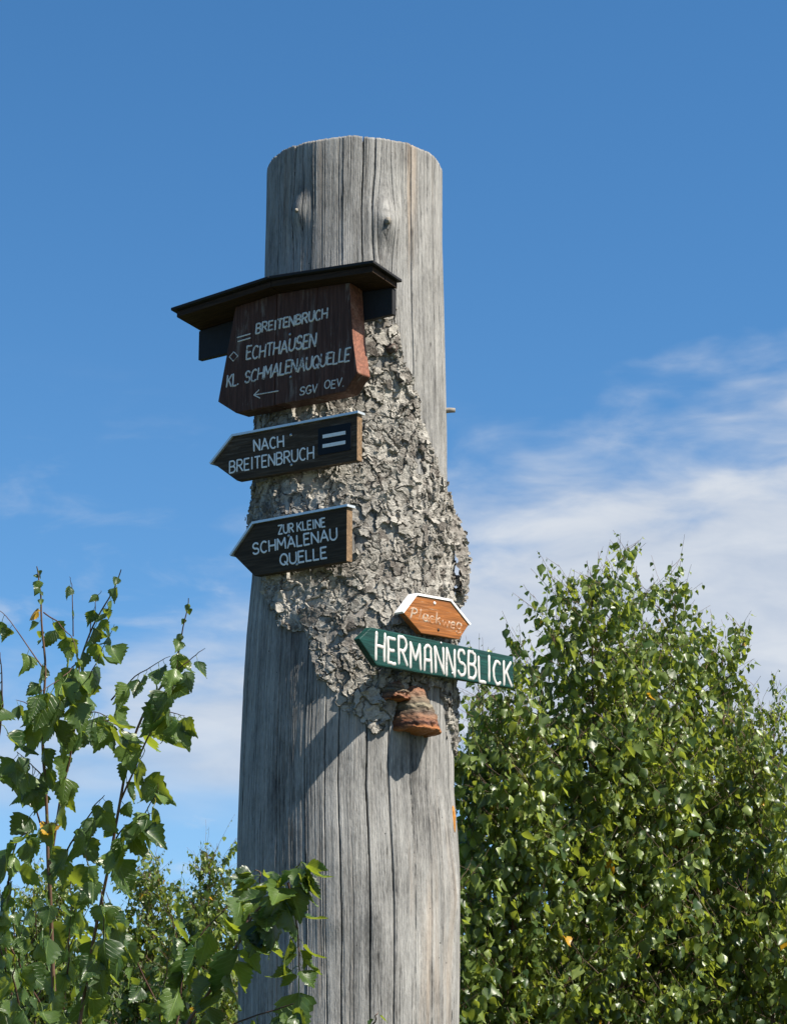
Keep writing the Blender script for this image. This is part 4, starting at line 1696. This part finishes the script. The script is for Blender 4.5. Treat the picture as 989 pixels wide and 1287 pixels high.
def near_birch():
    pl = Plant(71)
    r = pl.r
    D0 = 3.15

    def path(pts, d0, d1):
        return curvy(pts, d0, d1, r)

    def stem(pts, d0, d1, ra, rb):
        p = path(pts, d0, d1)
        pl.stems.append((p, [0.75*(ra+(rb-ra)*i/(len(p)-1)) for i in range(len(p))]))
        return p

    def leafy(pts, size, step, f0=0.0, f1=1.0, droop=1.0, rad0=None, tuft=0):
        """leaves along a px path already in 3d"""
        L = sum((pts[i+1]-pts[i]).length for i in range(len(pts)-1))
        s = f0*L
        while s < f1*L:
            q, d = lerp_path(pts, s/L)
            young = 1.0-0.5*max(0, (s/L-0.8)/0.2)*(1 if f1 == 1 else 0)
            pl.leaf(q, d, 0.92*size*young*r.uniform(.5, 1.2), droop)
            s += 0.84*step*r.uniform(.5, 1.5)

    def side(pts, d0, d1, size, step, ra=.0013, f0=.15):
        p = path(pts, d0, d1)
        pl.twigs.append((p, [ra*(1-0.7*i/(len(p)-1)) for i in range(len(p))]))
        leafy(p, size, step, f0)
        return p

    g = at(64, 1287, D0)
    base = Vector((g.x, g.y, -0.05))
    # main stem from the ground
    top = stem([(70, 1287), (66, 1200), (62, 1120), (60, 1060), (57, 980), (54, 900), (55, 830), (52, 770), (50, 735), (46, 712)], D0, D0-.05, .0050, .0011)
    pl.stems.append(([base, base.lerp(top[0], .5)+Vector((.02, 0, 0)), top[0]], [.012, .008, .0050]))
    leafy(top, .050, .038, 0.0, .72)
    leafy(top, .026, .030, .72, 1.0)
    s2 = stem([(62, 1100), (75, 1010), (88, 950), (98, 880), (100, 835), (112, 795), (128, 768), (145, 738), (151, 716)], D0+.02, D0-.12, .0032, .0010)
    leafy(s2, .050, .028, .1, .75)
    leafy(s2, .034, .035, .75, 1.0)
    s3 = stem([(100, 1287), (118, 1180), (138, 1080), (152, 1000), (168, 930), (190, 880), (214, 850), (226, 815), (232, 780), (237, 752)], D0-.1, D0-.2, .0040, .0009)
    pl.stems.append(([base+Vector((.05, -.05, 0)), s3[0]], [.010, .0040]))
    leafy(s3, .050, .030, .0, .8)
    leafy(s3, .024, .035, .82, 1.0)
    s4 = stem([(150, 1010), (172, 960), (200, 900), (215, 870), (222, 830)], D0-.12, D0-.3, .0022, .0010)
    leafy(s4, .058, .024, .2, 1)
    # side twigs in the upper crown
    side([(54, 840), (30, 805), (8, 775), (-8, 762)], D0, D0+.05, .036, .040, .0013, .25)
    side([(55, 770), (75, 785), (92, 805), (98, 830)], D0, D0-.1, .048, .024)
    side([(98, 880), (112, 850), (130, 815), (145, 785)], D0-.05, D0-.2, .048, .028)
    side([(92, 800), (91, 760), (90, 735), (87, 725)], D0-.05, D0-.08, .028, .040, .0011, .3)
    side([(112, 800), (118, 770), (124, 748), (127, 742)], D0-.1, D0-.1, .026, .030, .0010, .3)
    side([(140, 880), (165, 855), (190, 838), (212, 825)], D0-.1, D0-.2, .042, .026, .0014, .1)
    side([(214, 850), (232, 835), (250, 820), (258, 815)], D0-.2, D0-.25, .030, .045, .0011, .3)
    side([(190, 890), (212, 895), (232, 900)], D0-.2, D0-.32, .060, .020)
    side([(100, 830), (80, 850), (50, 870)], D0-.05, D0-.25, .060, .026)
    side([(98, 900), (120, 895), (140, 905)], D0-.05, D0-.25, .055, .024)
    side([(54, 900), (75, 880), (95, 870)], D0-.05, D0-.2, .062, .024)
    side([(54, 900), (35, 885), (20, 880)], D0, D0-.1, .040, .030)
    side([(57, 980), (38, 960), (22, 945)], D0, D0-.2, .056, .024)
    side([(-20, 1010), (0, 920), (2, 860), (0, 820)], D0-.1, D0-.15, .054, .026, .0022, .1)
    side([(60, 1060), (42, 1010), (28, 975), (24, 960)], D0, D0-.1, .054, .026, .0018)
    side([(-10, 1200), (8, 1120), (20, 1060), (40, 1045)], D0-.15, D0-.25, .060, .024, .0024)
    side([(62, 1100), (90, 1060), (115, 1020), (130, 1000)], D0-.05, D0-.2, .056, .022, .0020)
    side([(138, 1080), (165, 1045), (190, 1010), (200, 985)], D0-.15, D0-.25, .054, .024, .0016)
    side([(138, 1080), (152, 1045), (172, 1030), (192, 1022)], D0-.15, D0-.3, .056, .022, .0016)
    side([(168, 930), (150, 915), (130, 905)], D0-.15, D0-.3, .050, .026)
    # lower thicket
    for k in range(18):
        x0 = r.uniform(-20, 250)
        y0 = r.uniform(1190, 1330)
        x1 = x0+r.gauss(8, 35)
        y1 = max(1075 + max(0, (x0-150))*0.35, y0-r.uniform(70, 170))
        dd = D0+r.uniform(-.35, .45)
        side([(x0, y0), ((x0+x1)/2+r.gauss(0, 8), (y0+y1)/2), (x1, y1)], dd, dd-.08, .054, .027, .0018, .0)
    e = thing('foreground_birch', 'slender young birch with large serrated leaves on thin reddish stems', 'tree', (base.x, base.y, 0))
    pl.build(e, NEAR_ME, NEAR_LEAVES, M['leaf_near'], M['twig'], M['stem'], 300, 5)
    print('near leaves', len(pl.leaves))


near_birch()


def near_branch():
    """second foreground sapling whose shoots cross the foot of the trunk"""
    pl = Plant(91)
    r = pl.r
    D = 2.75

    def path(pts, d0, d1):
        return curvy(pts, d0, d1, r)
    base_px = at(215, 1330, D)
    base = Vector((base_px.x, base_px.y, -0.05))
    main = path([(215, 1330), (240, 1280), (275, 1230), (300, 1185), (320, 1148), (345, 1122), (362, 1102), (378, 1083)], D, D-.05)
    pl.stems.append((main, list(np.linspace(.0032, .0008, len(main)))))
    pl.stems.append(([base, main[0]], [.007, .0032]))
    b2 = path([(362, 1110), (371, 1150), (376, 1190), (376, 1215), (376, 1228)], D-.04, D-.06)
    pl.twigs.append((b2, list(np.linspace(.0016, .0007, len(b2)))))
    b3 = path([(300, 1185), (318, 1140), (326, 1118), (327, 1098), (320, 1094)], D-.02, D)
    pl.twigs.append((b3, list(np.linspace(.0016, .0007, len(b3)))))
    b4 = path([(215, 1330), (225, 1270), (232, 1220), (250, 1180), (285, 1140), (300, 1120)], D+.05, D+.12)
    pl.twigs.append((b4, list(np.linspace(.0016, .0007, len(b4)))))
    b5 = path([(250, 1310), (300, 1285), (345, 1270), (370, 1262)], D, D-.1)
    pl.twigs.append((b5, list(np.linspace(.0016, .0007, len(b5)))))
    b6 = path([(462, 1300), (470, 1285), (475, 1272)], D, D)
    pl.twigs.append((b6, list(np.linspace(.0016, .0007, len(b6)))))

    def along(pts, f, size, axis_px=None, roll=None):
        q, d = lerp_path(pts, f)
        if axis_px is None:
            pl.leaf(q, d, size)
        else:
            a = Vector((axis_px[0], r.uniform(-.25, .15), -axis_px[1])).normalized()
            pl.leaves.append((q, a, r.uniform(-.6, .6) if roll is None else roll, size))
    # leaves one can follow in the picture: hanging big ones and the bright tuft at the tip
    along(b2, 1.0, .068, (0, 1), .2)
    along(b2, .35, .050, (-.5, .9), 2.9)
    along(b2, .25, .034, (.75, .25))
    along(b2, .60, .030, (.6, .7))
    along(b2, .75, .036, (-.8, .5))
    along(b2, .5, .032, (-.4, .9))
    along(main, .47, .074, (-.25, 1), .1)
    along(main, .66, .062, (.25, 1), 3.0)
    along(main, .60, .052, (-.1, 1), 2.5)
    along(main, .80, .040, (.2, 1), .3)
    along(main, .85, .044, (.7, .8), .4)
    along(main, .92, .042, (.5, .9), .1)
    along(main, .95, .034, (-.5, .8), .2)
    along(main, 1.0, .034, (.5, .9), 3.2)
    along(main, 1.0, .030, (-.2, .9), .5)
    along(main, .98, .030, (.9, .35), .5)
    along(main, .88, .036, (-.8, .5), .5)
    along(main, .73, .042, (-.9, .35), .8)
    along(b3, .55, .036, (-.9, .4), .8)
    along(b3, .70, .034, (-.9, .15), .8)
    along(b3, .45, .038, (.4, .9), 2.2)
    for q in range(9):
        along(main, r.uniform(.84, 1.0), r.uniform(.026, .040), (r.uniform(-.9, .9), r.uniform(.3, 1)))
    for q in range(6):
        along(b3, r.uniform(.3, .9), r.uniform(.024, .036), (r.uniform(-1, .5), r.uniform(.1, .9)))
    for q in range(5):
        along(b2, r.uniform(.15, .8), r.uniform(.024, .040), (r.uniform(-.9, .9), r.uniform(.3, 1)))
    along(b6, .9, .014, (.5, .6))
    along(b6, .7, .014, (-.5, .6))
    for f in np.linspace(.05, .86, 20):
        f = float(f)
        along(main, f, r.uniform(.04, .06))
    for f in np.linspace(.05, 1.0, 20):
        along(b4, float(f), r.uniform(.034, .056))
    for f in np.linspace(.1, 1.0, 12):
        along(b5, float(f), r.uniform(.030, .048))
    e = thing('birch_sapling', 'leafy birch sapling shoot reaching in front of the dead trunk foot', 'tree', (base.x, base.y, 0))
    pl.build(e, NEAR_ME, NEAR_LEAVES, M['leaf_near'], M['twig'], M['stem'], 300, 5)


near_branch()
